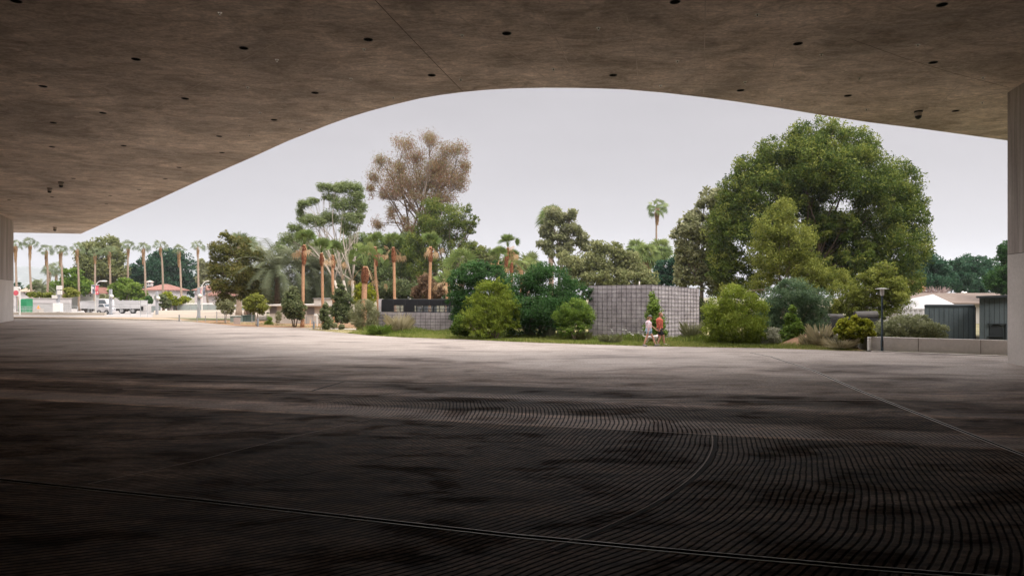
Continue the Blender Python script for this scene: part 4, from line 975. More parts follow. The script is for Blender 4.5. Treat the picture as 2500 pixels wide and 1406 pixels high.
ga = (P(924, 0, 53)[0], 53.0); gb2 = (P(1112, 0, 50.5)[0], 50.5)
pv = thing('park_pavilion', 'low pavilion with black roof band and windows over a caged stone wall', 'pavilion', (ga[0], ga[1], 0))
def zz(py, Y): return H-(py-YH)/F*Y
n_ = np.array((.05, .85))
m = MB(); m.prism([ga, gb2, (gb2[0]+.1, gb2[1]+.9), (ga[0]+.1, ga[1]+.9)], 0, 1.5, [zz(762, 53), zz(764, 50.5)]*1 + [zz(764, 50.5), zz(762, 53)]); m.build('stone_wall', STONE, pv)
m = MB(); grid_face(m, ga, gb2, zz(762, 53)+.02, zz(764, 50.5)+.02, .42, .22, (-.01, -.04)); m.build('wire_mesh', WIRE, pv)
m = MB(); e0 = (ga[0]+.22, ga[1]+.0); m.prism([ga, e0, (e0[0], e0[1]+.9), (ga[0], ga[1]+.9)], zz(762, 53), zz(730, 53)); m.build('stone_wall', STONE, pv)
BLK = plain('black metal cladding', (.015, .016, .019), .45, .15, 2)
ra = (ga[0]+.26, ga[1]-.05); rb = (P(1140, 0, 50.2)[0], 50.2)
def lerp(a, b, t): return (a[0]+(b[0]-a[0])*t, a[1]+(b[1]-a[1])*t)
zr1, zr0 = zz(731, 52), zz(745.5, 52); zw = zz(762, 52)
m = MB(); m.prism([ra, rb, (rb[0]+.3, rb[1]+5), (ra[0]+.3, ra[1]+5)], zr0, zr1); m.build('roof_band', BLK, pv)
for i in range(1, 7):
    q = lerp(ra, rb, i/7); m = MB(); m.box(q[0]-.012, q[0]+.012, q[1]-.03, q[1]+.02, zr0, zr1+.01); m.build('cladding_seam', plain('seam', (.03, .03, .034), .5, .1, 3), pv)
GLS = NT('window glass'); GLS.set((.25, .28, .30), .06, 0, 1.0); GLS.b.inputs['Alpha'].default_value = .45; GLASS = GLS.m
INT = plain('grey concrete interior', (.42, .42, .44), .8, .2, 1.5)  # plain grey concrete colour
stops = [0, .145, .225, .27, .39, .42, .50, .62, .69, .80, .87, 1.0]; kinds = 'BGPBGPGPGGPG'
m = MB(); mg = MB()
for i in range(len(stops)-1):
    a, b = lerp(ra, rb, stops[i]), lerp(ra, rb, stops[i+1]); dark = i in (0, 3)
    if dark: m.prism([a, b, (b[0], b[1]+.06), (a[0], a[1]+.06)], zw+.02, zr0)
    else:
        mg = MB(); mg.prism([(a[0], a[1]+.05), (b[0], b[1]+.05), (b[0], b[1]+.07), (a[0], a[1]+.07)], zw+.02, zr0); mg.build('window_pane', GLASS, pv)
    m.bar((b[0], b[1], zw), (b[0], b[1], zr0), .055)
    for z in (zw+.02, (zw+zr0)/2): m.bar((a[0], a[1], z), (b[0], b[1], z), .03)
m.build('window_frames', BLK, pv)
m = MB(); m.prism([lerp(ra, rb, .25), rb, (rb[0]+.3, rb[1]+4.8), (ra[0]+1.6, ra[1]+4.8)], .5, zw-.1); m.build('interior_wall', INT, pv)
m = MB()
for t_ in (.3, .46, .57, .75, .9): q = lerp(ra, rb, t_); m.box(q[0]-.05, q[0]+.35, q[1]+2, q[1]+2.1, zw-.1, zr0-.02)
m.build('column', INT, pv)

# ------------------------------------------------------------ low wall, lamp, bollards on the right
wa, wb = G(2119, 854.5), G(2600, 871)
lw = thing('retaining_wall', 'long low pale concrete wall running to the right hand pier', 'wall', (wa[0], wa[1], 0))
m = MB(); m.prism([wa, wb, (wb[0], wb[1]+.3), (wa[0]+.1, wa[1]+.3)], 0, .66); m.build('wall_body', concrete_wall_mat('low wall concrete', 1.2), lw)
m = MB(); m.prism([(wa[0]+.0, wa[1]), (wa[0]+.1, wa[1]+.3), (wa[0]+.3, wa[1]+9), (wa[0]+.0, wa[1]+9)], 0, .6); m.build('return_wall', concrete_wall_mat('return wall concrete'), lw)
m = MB()
for px in (2253, 2408): q = lerp(wa, wb, (px-2119)/(2600-2119)); m.box(q[0]-.01, q[0]+.01, q[1]-.006, q[1]+.05, .02, .655)
m.build('panel_joint', JD, lw)
ka, kb = G(2130, 859), G(2600, 877)
m = MB(); m.prism([ka, kb, (kb[0], kb[1]+.35), (ka[0], ka[1]+.1)], 0, .05); tag(m.build('kerb', plain('pale kerb', (.62, .58, .54), .8, .06, 2)), kind='structure')
# sloping earth bank behind the yellow shrub
m = MB(); b_ = [G(2010, 853), G(2105, 857)]
pts = [(b_[0][0], b_[0][1], .0), (b_[1][0], b_[1][1], .0), (b_[1][0]+.3, b_[1][1]+1.6, .35), (b_[0][0]+.4, b_[0][1]+3.5, .55), (b_[1][0]+.5, b_[1][1]+6, .6), (b_[0][0]-1.6, b_[0][1]+2.2, .02)]
m.add(pts, [(0, 1, 2, 3), (3, 2, 4), (0, 3, 5)]); tag(m.build('earth_bank', noisy('red earth', [(.3, (.17, .085, .045)), (.6, (.25, .15, .085))], 1.5)), kind='structure')

def bollard(label, px, py, h, r, mat):
    x, Y = G(px, py); t = thing('bollard', label, 'bollard', (x, Y, 0))
    m = MB(); m.tube([(x,Y,0), (x,Y,h*.8), (x,Y,h*.97), (x,Y,h)], [r, r, r, r*.8], 16); m.build('post', mat, t, smooth=False)
    m = MB(); m.tube([(x,Y,0), (x,Y,.025)], r*1.6, 16); m.build('base_plate', TRIM, t)
    m = MB(); m.tube([(x,Y,h*.86), (x,Y,h*.90)], r*1.03, 16); m.build('light_band', CHROME, t); return t
bollard('white round bollard at the left end of the low wall', 2122, 857, .68, .085, plain('white paint', (.75, .73, .70), .5, .05, 2))
GREY = plain('grey painted steel', (.22, .24, .27), .5, .1, 3)
bollard('grey bollard on the mulch bed tip near the thin upright tree', 766, 804.5, .66, .075, GREY)
bollard('grey bollard in front of the wispy yellow green tree', 629.5, 797, .72, .09, GREY)

lx, ly = G(2153.5, 857.5)
lp = thing('street_lamp', 'slim dark lamp post with flat pale disc hat beside the low wall', 'street lamp', (lx, ly, 0))
BLUEGREY = plain('blue grey painted post', (.06, .085, .10), .45, .12, 3)
ht = zz(703, ly)
m = MB(); m.tube([(lx,ly,0), (lx,ly,.55), (lx,ly,.56), (lx,ly,ht-.38)], [.062, .062, .05, .042], 14); m.build('post', BLUEGREY, lp)
m = MB(); m.tube([(lx,ly,0), (lx,ly,.03)], .12, 16); m.build('base_plate', BLUEGREY, lp)
LAMP = plain('pale lamp housing', (.62, .60, .56), .4, .05, 3)
m = MB(); m.tube([(lx,ly,ht-.38), (lx,ly,ht-.33), (lx,ly,ht-.06)], [.065, .085, .10], 18); m.build('lamp_glass', LAMP, lp)
m = MB(); m.tube([(lx,ly,ht-.055), (lx,ly,ht-.035), (lx,ly,ht)], [.30, .30, .08], 28); m.build('lamp_hat', LAMP, lp)
m = MB(); m.box(lx-.03, lx+.03, ly-.068, ly-.055, .22, .5); m.build('access_cover', TRIM, lp)

# ------------------------------------------------------------ sheds, tent, roof on the right
SHED = noisy('dark blue grey boards', [(.3, (.07, .09, .10)), (.7, (.11, .135, .15))], 1.0, fine=16, bump=.2, stretch=(3, 3, .4))
SHED_L = plain('dark trim boards', (.03, .037, .042), .7, .15, 3)
def shed(name, label, cat, xl, xr, Y, py_top_l, py_top_r, depth, cap, boards=.3):
    a, b = P(xl, 0, Y)[0], P(xr, 0, Y)[0]; zl, zr = zz(py_top_l, Y), zz(py_top_r, Y)
    t = thing(name, label, cat, ((a+b)/2, Y, 0))
    ka = a/Y*depth+.15; m = MB(); m.prism([(a, Y), (b, Y), (b+ka, Y+depth), (a+ka, Y+depth)], 0, zl, [zl, zr, zr, zl]); m.build('wall', SHED, t)
    m = MB(); x = a+boards
    while x < b-.05: m.box(x-.012, x+.012, Y-.008, Y+.01, 0, zl+(zr-zl)*(x-a)/(b-a)-.02); x += boards
    m.build('board_joints', SHED_L, t)
    m = MB(); o, th = cap; 
    v = [(a-o, Y-o, zl+.003), (b+o, Y-o, zr+.003), (b+o+ka, Y+depth+o, zr+.003), (a-o+ka, Y+depth+o, zl+.003)]
    m.add(v+[(p[0], p[1], p[2]+th) for p in v], [(0,3,2,1),(4,5,6,7),(0,1,5,4),(1,2,6,5),(2,3,7,6),(3,0,4,7)])
    m.build('roof', SHED_L, t); return t
s1 = shed('dark_shed', 'flat topped dark blue grey board shed beside the white tent', 'shed', 2257, 2380, 42, 750, 750, 4, (.02, .13))
m = MB(); a = P(2383, 0, 41.9)[0]; m.box(a, a+.26, 42.3, 45, 0, zz(750, 42)); m.build('recess', DARKGAP, s1)
s2 = shed('dark_shed', 'taller dark shed with overhanging sloping roof against the right pier', 'shed', 2391, 2560, 41, 728, 722, 5, (.22, .13))
a = P(2413, 0, 40.95)[0]; b = P(2455, 0, 40.95)[0]
m = MB(); m.box(a-.04, b+.06, 40.90, 40.97, zz(791.5, 41), zz(789.5, 41)); m.box(b-.02, b+.03, 40.92, 40.98, .1, zz(791, 41)); m.box(a-.04, b, 40.92, 40.98, zz(822, 41), zz(820.5, 41)); m.build('shelf_frame', SHED_L, s2)
m = MB(); cx_, cz_, r_ = (a+b)/2-.03, zz(806, 41), .40
arc = [(cx_+r_*cos(t), 40.97, cz_+r_*sin(t)) for t in np.linspace(0, pi, 16)]
m.add([(cx_+r_, 40.97, .12)]+arc+[(cx_-r_, 40.97, .12)], [tuple(range(18))]); m.build('arched_hatch', plain('arch hatch', (.022, .027, .032), .8, .1, 3), s2)

TW = NT('white tent fabric'); TW.set((.42, .405, .41), .6, 0, .3); TENT = TW.m
ty = 56; tl, trr = P(2191, 0, ty)[0], P(2352, 0, ty)[0]; tz = zz(753, ty); pk = P(2280, 718.5, ty+2.6)
tn = thing('party_tent', 'white peaked canvas tent behind the grey domed shrub', 'tent', ((tl+trr)/2, ty, 0))
m = MB(); m.add([(tl,ty,tz), (trr,ty,tz), (trr,ty+5.4,tz), (tl,ty+5.4,tz), (pk[0], ty+2.7, pk[2]), (tl,ty,tz-.12), (trr,ty,tz-.12), (trr,ty+5.4,tz-.12), (tl,ty+5.4,tz-.12)],
   [(0,1,4),(1,2,4),(2,3,4),(3,0,4),(0,5,6,1),(1,6,7,2),(2,7,8,3),(3,8,5,0)]); m.build('canopy', TENT, tn)
m = MB(); n = 40; v = []; f = []
for i in range(n+1): x = tl+.12+(trr-tl-.24)*i/n; y = ty+.06+.05*sin(i*1.9)+.03*sin(i*4.1); v += [(x, y, 0), (x, y, tz-.1)]
for i in range(n): f.append((2*i, 2*i+2, 2*i+3, 2*i+1))
m.add(v, f); m.build('side_curtain', TENT, tn, smooth=True)
m = MB()
for x in (tl+.05, trr-.05):
    for y in (ty+.05, ty+5.35): m.tube([(x,y,0), (x,y,tz)], .03, 8)
m.build('poles', CHROME, tn)

def gable_house(name, label, Y, x0, x1, py_ridge, py_eave, py_base, roofm, wallm, hip=.0, depth=9, windows=(), cup=None, eave=.5, cat='house'):
    a, b = P(x0, 0, Y)[0], P(x1, 0, Y)[0]; zr, ze = zz(py_ridge, Y+depth/2), zz(py_eave, Y)
    t = thing(name, label, cat, ((a+b)/2, Y, 0))
    m = MB(); m.box(a+eave, b-eave, Y+eave, Y+depth-eave, 0, ze); m.build('wall', wallm, t)
    h = (b-a)*hip
    v = [(a,Y,ze), (b,Y,ze), (b,Y+depth,ze), (a,Y+depth,ze), (a+h,Y+depth/2,zr), (b-h,Y+depth/2,zr)]; th = .14
    m = MB(); m.add(v+[(p[0],p[1],p[2]+th) for p in v], [(0,3,2,1),(6,7,11,10),(7,8,11),(8,9,10,11),(9,6,10),(0,1,7,6),(1,2,8,7),(2,3,9,8),(3,0,6,9)])
    rf = m.build('roof', roofm, t)
    for (wx, wy, ww, wh) in windows:
        c = P(wx, wy, Y+eave); hw, hh = ww*Y/F/2, wh*Y/F/2
        m = MB(); m.box(c[0]-hw, c[0]+hw, Y+eave-.06, Y+eave+.05, c[2]-hh, c[2]+hh); w = m.build('window', plain('window frame white', (.7, .68, .66), .6, .05, 2), t)
        m = MB(); m.box(c[0]-hw*.8, c[0]+hw*.8, Y+eave-.09, Y+eave-.06, c[2]-hh*.85, c[2]+hh*.85); m.build('pane', plain('dark pane', (.08, .09, .10), .2, .1, 2), w)
    if cup:
        cx, w_, z0, z1 = cup; q = (P(cx, 0, Y+depth/2)[0]); hw = w_*Y/F/2; zt = zz(z1, Y+depth/2); zb = zr-.3
        m = MB(); m.box(q-hw, q+hw, Y+depth/2-hw, Y+depth/2+hw, zb, zt); cpo = m.build('cupola', wallm, t)
        m = MB(); yy = Y+depth/2; o = hw*1.45
        m.add([(q-o,yy-o,zt), (q+o,yy-o,zt), (q+o,yy+o,zt), (q-o,yy+o,zt), (q,yy,zt+hw*.8)], [(0,1,4),(1,2,4),(2,3,4),(3,0,4),(0,3,2,1)]); m.build('cupola_roof', plain('pale cupola roof', (.55, .45, .40), .8, .1, 2), cpo)
        m = MB()
        for s in (-1, 1): m.box(q+s*hw*.5-hw*.25, q+s*hw*.5+hw*.25, yy-hw-.04, yy-hw+.02, zb+.3, zt-.2)
        m.build('cupola_vents', plain('dark pane', (.08, .09, .10)), cpo)
    return t
BROWNROOF = noisy('brown shingle roof', [(.3, (.135, .10, .083)), (.7, (.18, .14, .115))], .8, fine=6)
CREAM = plain('cream wall', (.44, .41, .38), .85, .06, .6)
gable_house('long_house', 'low building with long brown shingle roof behind the sheds', 66, 2205, 2600, 718.5, 743, 800, BROWNROOF, CREAM, hip=.03, depth=8, windows=((2430, 748, 8, 5),), cat='building')
m = MB(); q = P(2353, 716, 70); m.ball((q[0]-.1, 70, q[2]+.05), (.16,.16,.16), 8, 6); m.tube([(q[0], 70, q[2]-.3), (q[0], 70, q[2]+.1)], .06, 8); m.tube([(q[0]-.1, 70, q[2]), (q[0]+.3, 70, q[2]+.1)], .08, 8)
tag(m.build('roof_vent', plain('white paint', (.75, .73, .70))), 'little white vent on the ridge of the long brown roof', 'roof vent')

# dark low structure under the pines
m = MB(); a, b = P(2040, 0, 44)[0], P(2156, 0, 44)[0]
ds = thing('dark_shelter', 'black low shelter with grey rounded roof in shadow under the olive pine', 'shelter', ((a+b)/2, 44, 0))
m.box(a, b, 44.5, 46, 0, zz(778, 44)); m.box(a-.05, a+.12, 44.0, 44.5, 0, zz(778, 44)); m.build('wall', plain('black wall', (.02, .02, .022), .8, .2, 2), ds)
m = MB(); m.tube([(P(2106,0,44)[0], 45, zz(771, 45)), (b+.1, 45, zz(770, 45))], .30, 14); m.build('roof', plain('grey weathered roof', (.05, .045, .042), .7, .3, 2), ds); m = MB(); m.tube([(a-.1, 45, zz(773, 45)), (P(2075,0,44)[0], 45, zz(774, 45))], .20, 12); m.build('roof', plain('grey weathered roof', (.05, .045, .042), .7, .3, 2), ds)

# ------------------------------------------------------------ beige building and cabinets, centre left
BEIGE = plain('beige render', (.50, .45, .40), .85, .06, .8); ROOFEDGE = plain('pale roof edge', (.56, .52, .48), .7, .05, 2)
Yb = 66.0; X = lambda px, Y=Yb: P(px, 0, Y)[0]
bb = thing('beige_building', 'low beige building with louvred panels behind young trees', 'building', (X(720), Yb, 0))
zt = zz(747, Yb)
m = MB(); m.box(X(658), X(800), Yb, Yb+5, 0, zt); m.build('wall', BEIGE, bb)
m = MB(); m.box(X(650), X(806), Yb-.4, Yb+5.4, zt+.002, zt+.14); m.build('roof', ROOFEDGE, bb)
m = MB(); m.box(X(764), X(806), Yb+.3, Yb+4, zt+.142, zt+.142+.55); m.build('parapet_box', BEIGE, bb)
m = MB(); m.box(X(764)-.1, X(806)+.1, Yb+.2, Yb+4.1, zt+.694, zt+.76); m.build('roof', plain('grey roof edge', (.28, .27, .26), .7, .1, 2), bb)
LOUV = plain('grey louvres', (.30, .28, .28), .6, .1, 2)
for x0, x1, z0, z1 in ((659, 676, 765, 748.5), (749, 768, 768, 750), (690, 712, 765, 749)):
    m = MB(); m.box(X(x0), X(x1), Yb-.02, Yb+.02, zz(z0, Yb), zz(z1, Yb)); lv = m.build('louvre_panel', LOUV, bb)
    m = MB(); zs = np.linspace(zz(z0, Yb)+.03, zz(z1, Yb)-.04, 7)
    for z in zs: m.box(X(x0)+.02, X(x1)-.02, Yb-.06, Yb-.02, z, z+.035)
    m.build('slats', plain('dark louvre slats', (.17, .155, .155), .6, .1, 2), lv)
m = MB(); m.box(X(757), X(757)+.04, Yb-1.2, Yb-1.16, 0, .75); m.box(X(772), X(772)+.04, Yb-1.2, Yb-1.16, 0, .75); m.box(X(757), X(772)+.04, Yb-1.2, Yb-1.16, .71, .75)
tag(m.build('bike_rack', GREY), 'small grey hoop rail in front of the beige building', 'rail')
x0, y0 = G(774, 799); m = MB(); m.box(x0-.05, x0+.05, y0, y0+.05, 0, 1.02); m.box(x0-.24, x0+.24, y0-.02, y0+.03, .98, 1.14)
sgn = thing('path_sign', 'small white topped sign on a post by the grey bollard', 'sign', (x0, y0, 0)); m.build('post_and_plate', plain('white paint', (.75, .73, .70)), sgn)
# timber stakes leaning against young trees
STK = plain('raw timber', (.50, .26, .12), .85, .2, 3)
def stake(label, pa, pb, Y, w=.06):
    a, b = P(*pa, Y), P(*pb, Y); m = MB(); m.bar((a[0], Y-.1, max(a[2], 0)), (b[0], Y+.2, b[2]), w)
    tag(m.build('timber_brace', STK), label, 'brace', 'timber braces propping new palms')
stake('orange timber brace leaning at the foot of the olive bush', (917, 805), (911, 778), 52.5)
stake('short orange timber brace left of the thin upright tree', (758, 797), (756, 782), 57)
stake('orange timber brace high up beside the gabion wall end', (913, 774), (919, 756), 54)
stake('orange timber block between two young trees', (813, 799), (813, 781), 56, .10)

GC = plain('dark green cabinet', (.055, .085, .075), .5, .1, 2); GC2 = plain('grey green cabinet', (.20, .24, .22), .5, .08, 2)
def cabinet(label, x0, x1, py0, py1, mat, dep=1.0):
    Y = GY(py1); a, b = P(x0,0,Y)[0], P(x1,0,Y)[0]; z = zz(py0, Y); t = thing('utility_cabinet', label, 'cabinet', ((a+b)/2, Y, 0))
    m = MB(); m.box(a, b, Y, Y+dep, .08, z); m.build('body', mat, t)
    m = MB(); m.box(a-.03, b+.03, Y-.04, Y+dep+.03, z+.002, z+.06); m.build('lid', mat, t)
    m = MB(); m.box(a-.1, b+.1, Y-.12, Y+dep+.1, 0, .078); m.build('plinth', plain('path concrete', (.46,.42,.38)), t)
    m = MB(); m.box((a+b)/2-.008, (a+b)/2+.008, Y-.008, Y+.002, .15, z-.05); m.build('door_seam', DARKGAP, t)
    m = MB(); m.box((a+b)/2+.08, (a+b)/2+.12, Y-.03, Y-.002, z*.5, z*.5+.14); m.build('handle', TRIM, t)
cabinet('dark green metal utility cabinet, right one of the pair', 590, 613, 771, 787, GC)
cabinet('paler grey green utility cabinet, left one of the pair', 562, 588, 773, 787.5, GC2)
m = MB(); q = G(578, 792); m.box(q[0]-.30, q[0]+.30, q[1], q[1]+.12, 0, .62)
tag(m.build('marker_block', plain('pale brown concrete', (.40, .33, .30), .8, .1, 2)), 'small square pinkish box in front of the paler cabinet', 'box')
def post(label, px, pyb, pyt, w, mat, name='steel_post', cat='post', group=None):
    x, Y = G(px, pyb); m = MB(); m.box(x-w/2, x+w/2, Y, Y+w, 0, zz(pyt, Y)); return tag(m.build(name, mat), label, cat, group)
GALV = plain('galvanised steel', (.36, .36, .37), .45, .1, 3, metal=.3)
for i, (px, b_, t_, lb) in enumerate([(437, 785, 768, 'thick short marker post standing alone on the pavement edge'), (481, 785.5, 771, 'thin marker rod left of the pair near the staked tree'),
      (501, 786, 771, 'thin marker rod nearest the staked tree'), (529, 788, 760, 'stake left of the staked young tree'), (549, 789, 758, 'stake in the middle of the staked young tree'),
      (615, 790, 762, 'tall thin post right of the dark green cabinet'), (575.5, 791, 773, 'thin post beside the pinkish box')]):
    post(lb, px, b_, t_, .06 if i not in (0,) else .10, GALV, group='small posts near the mulch bed')

# ------------------------------------------------------------ far left street: poles, rails, vans, houses
STEELG = plain('pale grey pole', (.36, .37, .40), .5, .08, 2)
def light_pole(label, px, pyb, pyt, w=.42, box=False, cam_=True):
    x, Y = G(px, pyb); z = zz(pyt, Y); t = thing('light_pole', label, 'light pole', (x, Y, 0), 'square steel light poles in front of the palms')
    m = MB(); m.box(x-w/2, x+w/2, Y, Y+w, 0, z); m.build('pole', STEELG, t)
    m = MB(); m.box(x-w*.7, x+w*.7, Y-.1, Y+w+.1, 0, .12); m.build('base_plate', GREY, t)
    if cam_:
        m = MB(); zc = z*.72; m.ball((x+w*.9, Y-.05, zc), .26, 10, 7); m.box(x, x+w*.9, Y-.1, Y, zc+.12, zc+.24); m.build('camera_dome', LAMP, t)
    if box:
        m = MB(); m.box(x-.65, x+.1, Y-.3, Y, z*.55, z*.55+.5); m.box(x+.2, x+.75, Y-.35, Y, z-1.3, z-.7); m.box(x+.05, x+.7, Y-.3, Y+.1, z-.55, z+.05); m.build('equipment_boxes', LAMP, t)
        m = MB(); m.box(x-.55, x+.55, Y-.2, Y+.5, .3, 1.6); m.build('cabinet', plain('white paint', (.75,.73,.70)), t)
    return t
light_pole('grey steel pole carrying pale equipment boxes, leftmost', 140, 766, 698, .34, True, False)
light_pole('tallest plain grey square pole, between the two white trucks', 268.5, 768, 706, .32)
light_pole('short grey pole right of the house with cupola', 382, 771.5, 711, .28)
light_pole('grey pole farthest right, just before the bushy eucalyptus', 484, 777, 702, .28)
def curved_lamp(label, px, pyt, Y, flip=1):
    b = P(px, pyt, Y); t = thing('curved_street_lamp', label, 'street lamp', (b[0], Y, 0))
    m = MB(); arc = [(b[0]+flip*(1.0-cos(a))*.9, Y, b[2]-1.1+sin(a)*1.1) for a in np.linspace(0, pi/2, 7)]
    m.tube([(b[0], Y, 0)]+arc, [.12]+[.07]*7, 8); m.build('pole', LAMP, t)
    m = MB(); q = arc[-1]; m.ball((q[0]+flip*.4, Y, q[2]-.03), (.55, .2, .12), 10, 6); m.build('lamp_head', LAMP, t); return t
curved_lamp('curved arm street lamp above the red banner', 233, 686, 104)
curved_lamp('curved arm street lamp at the left edge of the bushy eucalyptus', 493, 686, 104)
RED = plain('red banner cloth', (.62, .12, .15), .8, .15, 1.5); DKB = plain('slate banner cloth', (.14, .16, .20), .8, .25, 1.5)
def banner(label, px0, px1, py0, py1, Y, mat, name='banner', accents=()):
    a, b = P(px0, py0, Y), P(px1, py1, Y); t = thing(name, label, 'banner', (a[0], Y, 0)); m = MB(); n = 10; v = []
    for i in range(n+1):
        z = b[2]+(a[2]-b[2])*i/n
        for x in (a[0], b[0]): v.append((x, Y+.05*sin(i*.9)+(.04 if x == a[0] else 0), z))
    v += [(p[0], p[1]+.03, p[2]) for p in v]; k = 2*(n+1)
    m.add(v, [(2*i, 2*i+1, 2*i+3, 2*i+2) for i in range(n)]+[(k+2*i+2, k+2*i+3, k+2*i+1, k+2*i) for i in range(n)]); m.build('cloth', mat, t)
    m = MB(); m.tube([(a[0]-.15, Y+.1, a[2]+.05), (b[0]+.15, Y+.1, a[2]+.05)], .05, 6); m.build('arm', GALV, t)
    for (fx, fz, w, h, mm) in accents:
        m = MB(); cx = a[0]+(b[0]-a[0])*fx; cz = b[2]+(a[2]-b[2])*fz; m.box(cx-w/2, cx+w/2, Y-.09, Y-.07, cz-h/2, cz+h/2); m.build('print', mm, t)
WHT = plain('white paint', (.75, .73, .70))
banner('slate and white banner left of the red one under the curved lamp', 224, 231, 697, 717, 103, DKB, accents=((.15, .5, .15, 1.1, WHT), (.6, .7, .15, .3, WHT)))
banner('pinkish red banner beside the sixth street palm', 232.5, 240, 697, 719, 103, RED, accents=((.8, .25, .16, .3, plain('pink print', (.8, .45, .45), .8, .1, 2)),))
banner('slate banner on the pole before the pink house', 495.5, 500, 702, 721, 103, DKB)
banner('striped pink banner left of the slate one by the pink house', 488.5, 492, 706, 729, 103, plain('dusty pink cloth', (.55, .25, .25), .8, .3, 5))
t = thing('street_sign', 'red and white round street sign near the left pier', 'sign', (P(41,0,98)[0], 98, 0)); q = P(41, 715, 98)
m = MB(); m.tube([(q[0], 98, 0), (q[0], 98, q[2]+.6)], .06, 8); m.build('post', GALV, t)
m = MB(); m.box(q[0]-.5, q[0]+.5, 97.85, 97.92, q[2]-.5, q[2]+.9); m.build('plate', WHT, t)
m = MB(); m.tube([(q[0], 97.8, q[2]), (q[0], 97.84, q[2])], .36, 16); m.build('disc', RED, t)
t = thing('white_post', 'tall white post in front of the green container', 'post', (P(48,0,95)[0], 95, 0))
m = MB(); m.tube([(P(48,0,95)[0], 95, 0), (P(48,0,95)[0], 95, zz(702, 95))], .10, 8); m.build('pole', WHT, t)
m = MB(); m.ball((P(49.5,0,95)[0], 94.9, zz(704, 95)), .16, 8, 6); m.build('cap', WHT, t)

# green container with sloping top
GRN = plain('green painted steel', (.03, .22, .10), .5, .15, 1)
gx0, gx1, gY = P(45, 0, 106)[0], P(62.5, 0, 106)[0], 106
t = thing('green_container', 'green steel container with sloping lid at far left', 'container', (gx0, gY, 0))
m = MB(); z1, z2 = zz(733, gY), zz(729.5, gY)
m.add([(gx0,gY,.1), (gx1,gY,.1), (gx1,gY,z2), (gx0+.55,gY,z2), (gx0,gY,z1), (gx0,gY+1.6,.1), (gx1,gY+1.6,.1), (gx1,gY+1.6,z2), (gx0+.55,gY+1.6,z2), (gx0,gY+1.6,z1)],
      [(0,1,2,3,4), (9,8,7,6,5), (0,5,6,1), (1,6,7,2), (2,7,8,3), (3,8,9,4), (4,9,5,0)]); m.build('body', GRN, t)
m = MB(); m.box(gx0+.08, gx0+.25, gY-.03, gY, 1.7, 1.9); m.build('vent_slot', DARKGAP, t)
m = MB(); [m.box(gx0+.3+.45*i, gx0+.36+.45*i, gY-.03, gY, .15, 2.2) for i in range(1, 3)]; m.build('ribs', GRN, t)

# long white wall
wY = 112; a, b = P(62, 0, wY)[0], P(170, 0, wY)[0]
t = thing('white_boundary_wall', 'long low white wall behind the second to fifth street palms', 'wall', (a, wY, 0))
m = MB(); m.box(a, b, wY, wY+.5, 0, zz(740, wY)); m.build('lower_wall', plain('grey white wall', (.40, .385, .38), .8, .05, 1), t)
m = MB(); m.box(a, b, wY-.06, wY+.5, zz(740, wY)+.003, zz(729, wY)); m.build('upper_wall', plain('off white wall', (.47, .44, .44), .8, .05, 1), t)
m = MB(); m.box(a-.1, b+.1, wY-.16, wY+.6, zz(729, wY)+.003, zz(727.6, wY)); m.build('coping', plain('cream wall', (.60,.56,.52)), t)

RROOF = noisy('red tile roof', [(.3, (.21, .10, .08)), (.7, (.27, .14, .11))], .5, fine=3)
WHW = plain('white house wall', (.50, .475, .47), .85, .05, .5); PKW = plain('pinkish white wall', (.47, .42, .41), .85, .05, .5); BRR = plain('tan tile roof', (.40, .30, .23), .85, .15, 1)
gable_house('house', 'white house with red hipped roof and small cupola', 140, 340, 408, 695, 709, 760, RROOF, WHW, hip=.42, depth=10, windows=((360, 717, 4, 5), (351, 717, 4, 5)), cup=(366, 11, 694, 688.5))
gable_house('house', 'pink walled house with red hipped roof at the edge of the bushy eucalyptus', 146, 467, 530, 696, 709, 760, RROOF, PKW, hip=.35, depth=10, windows=((475, 718, 2.5, 4), (479, 718, 2.5, 4)))
gable_house('house', 'lower pink house wing with red roof and row of tiny windows', 138, 497, 566, 709, 722.5, 760, RROOF, PKW, hip=.2, depth=7, windows=((507, 732.5, 2.4, 3.5), (519, 732.5, 2, 3.5), (522.5, 732.5, 2, 3.5), (526, 732.5, 2, 3.5)))
gable_house('house', 'house with long red tile roof behind the fifth and sixth palms', 142, 157, 236, 703, 717, 760, RROOF, plain('grey green wall', (.42, .42, .39), .85, .06, .5), hip=.17, depth=10, windows=((208, 722, 6, 4), (222, 722, 3, 4), (190, 722, 3, 4)))
gable_house('house', 'pale house with tan roof beside the left pier', 148, 20, 98, 700, 712.5, 760, BRR, WHW, hip=.25, depth=10, windows=((60, 716, 3, 4),))
gable_house('house', 'small tan roofed house between the left small tree and the pole', 150, 88, 118, 704, 713, 760, BRR, WHW, hip=.2, depth=8)
gable_house('house', 'brown roofed house corner showing left of the fresh green tree', 146, 245, 300, 694, 710, 760, plain('brown tiles', (.34, .20, .14), .85, .15, 1), WHW, hip=.4, depth=9)
gable_house('house', 'dusty red roof glimpsed under the date palms', 120, 655, 722, 706, 736, 760, RROOF, PKW, hip=.05, depth=10)

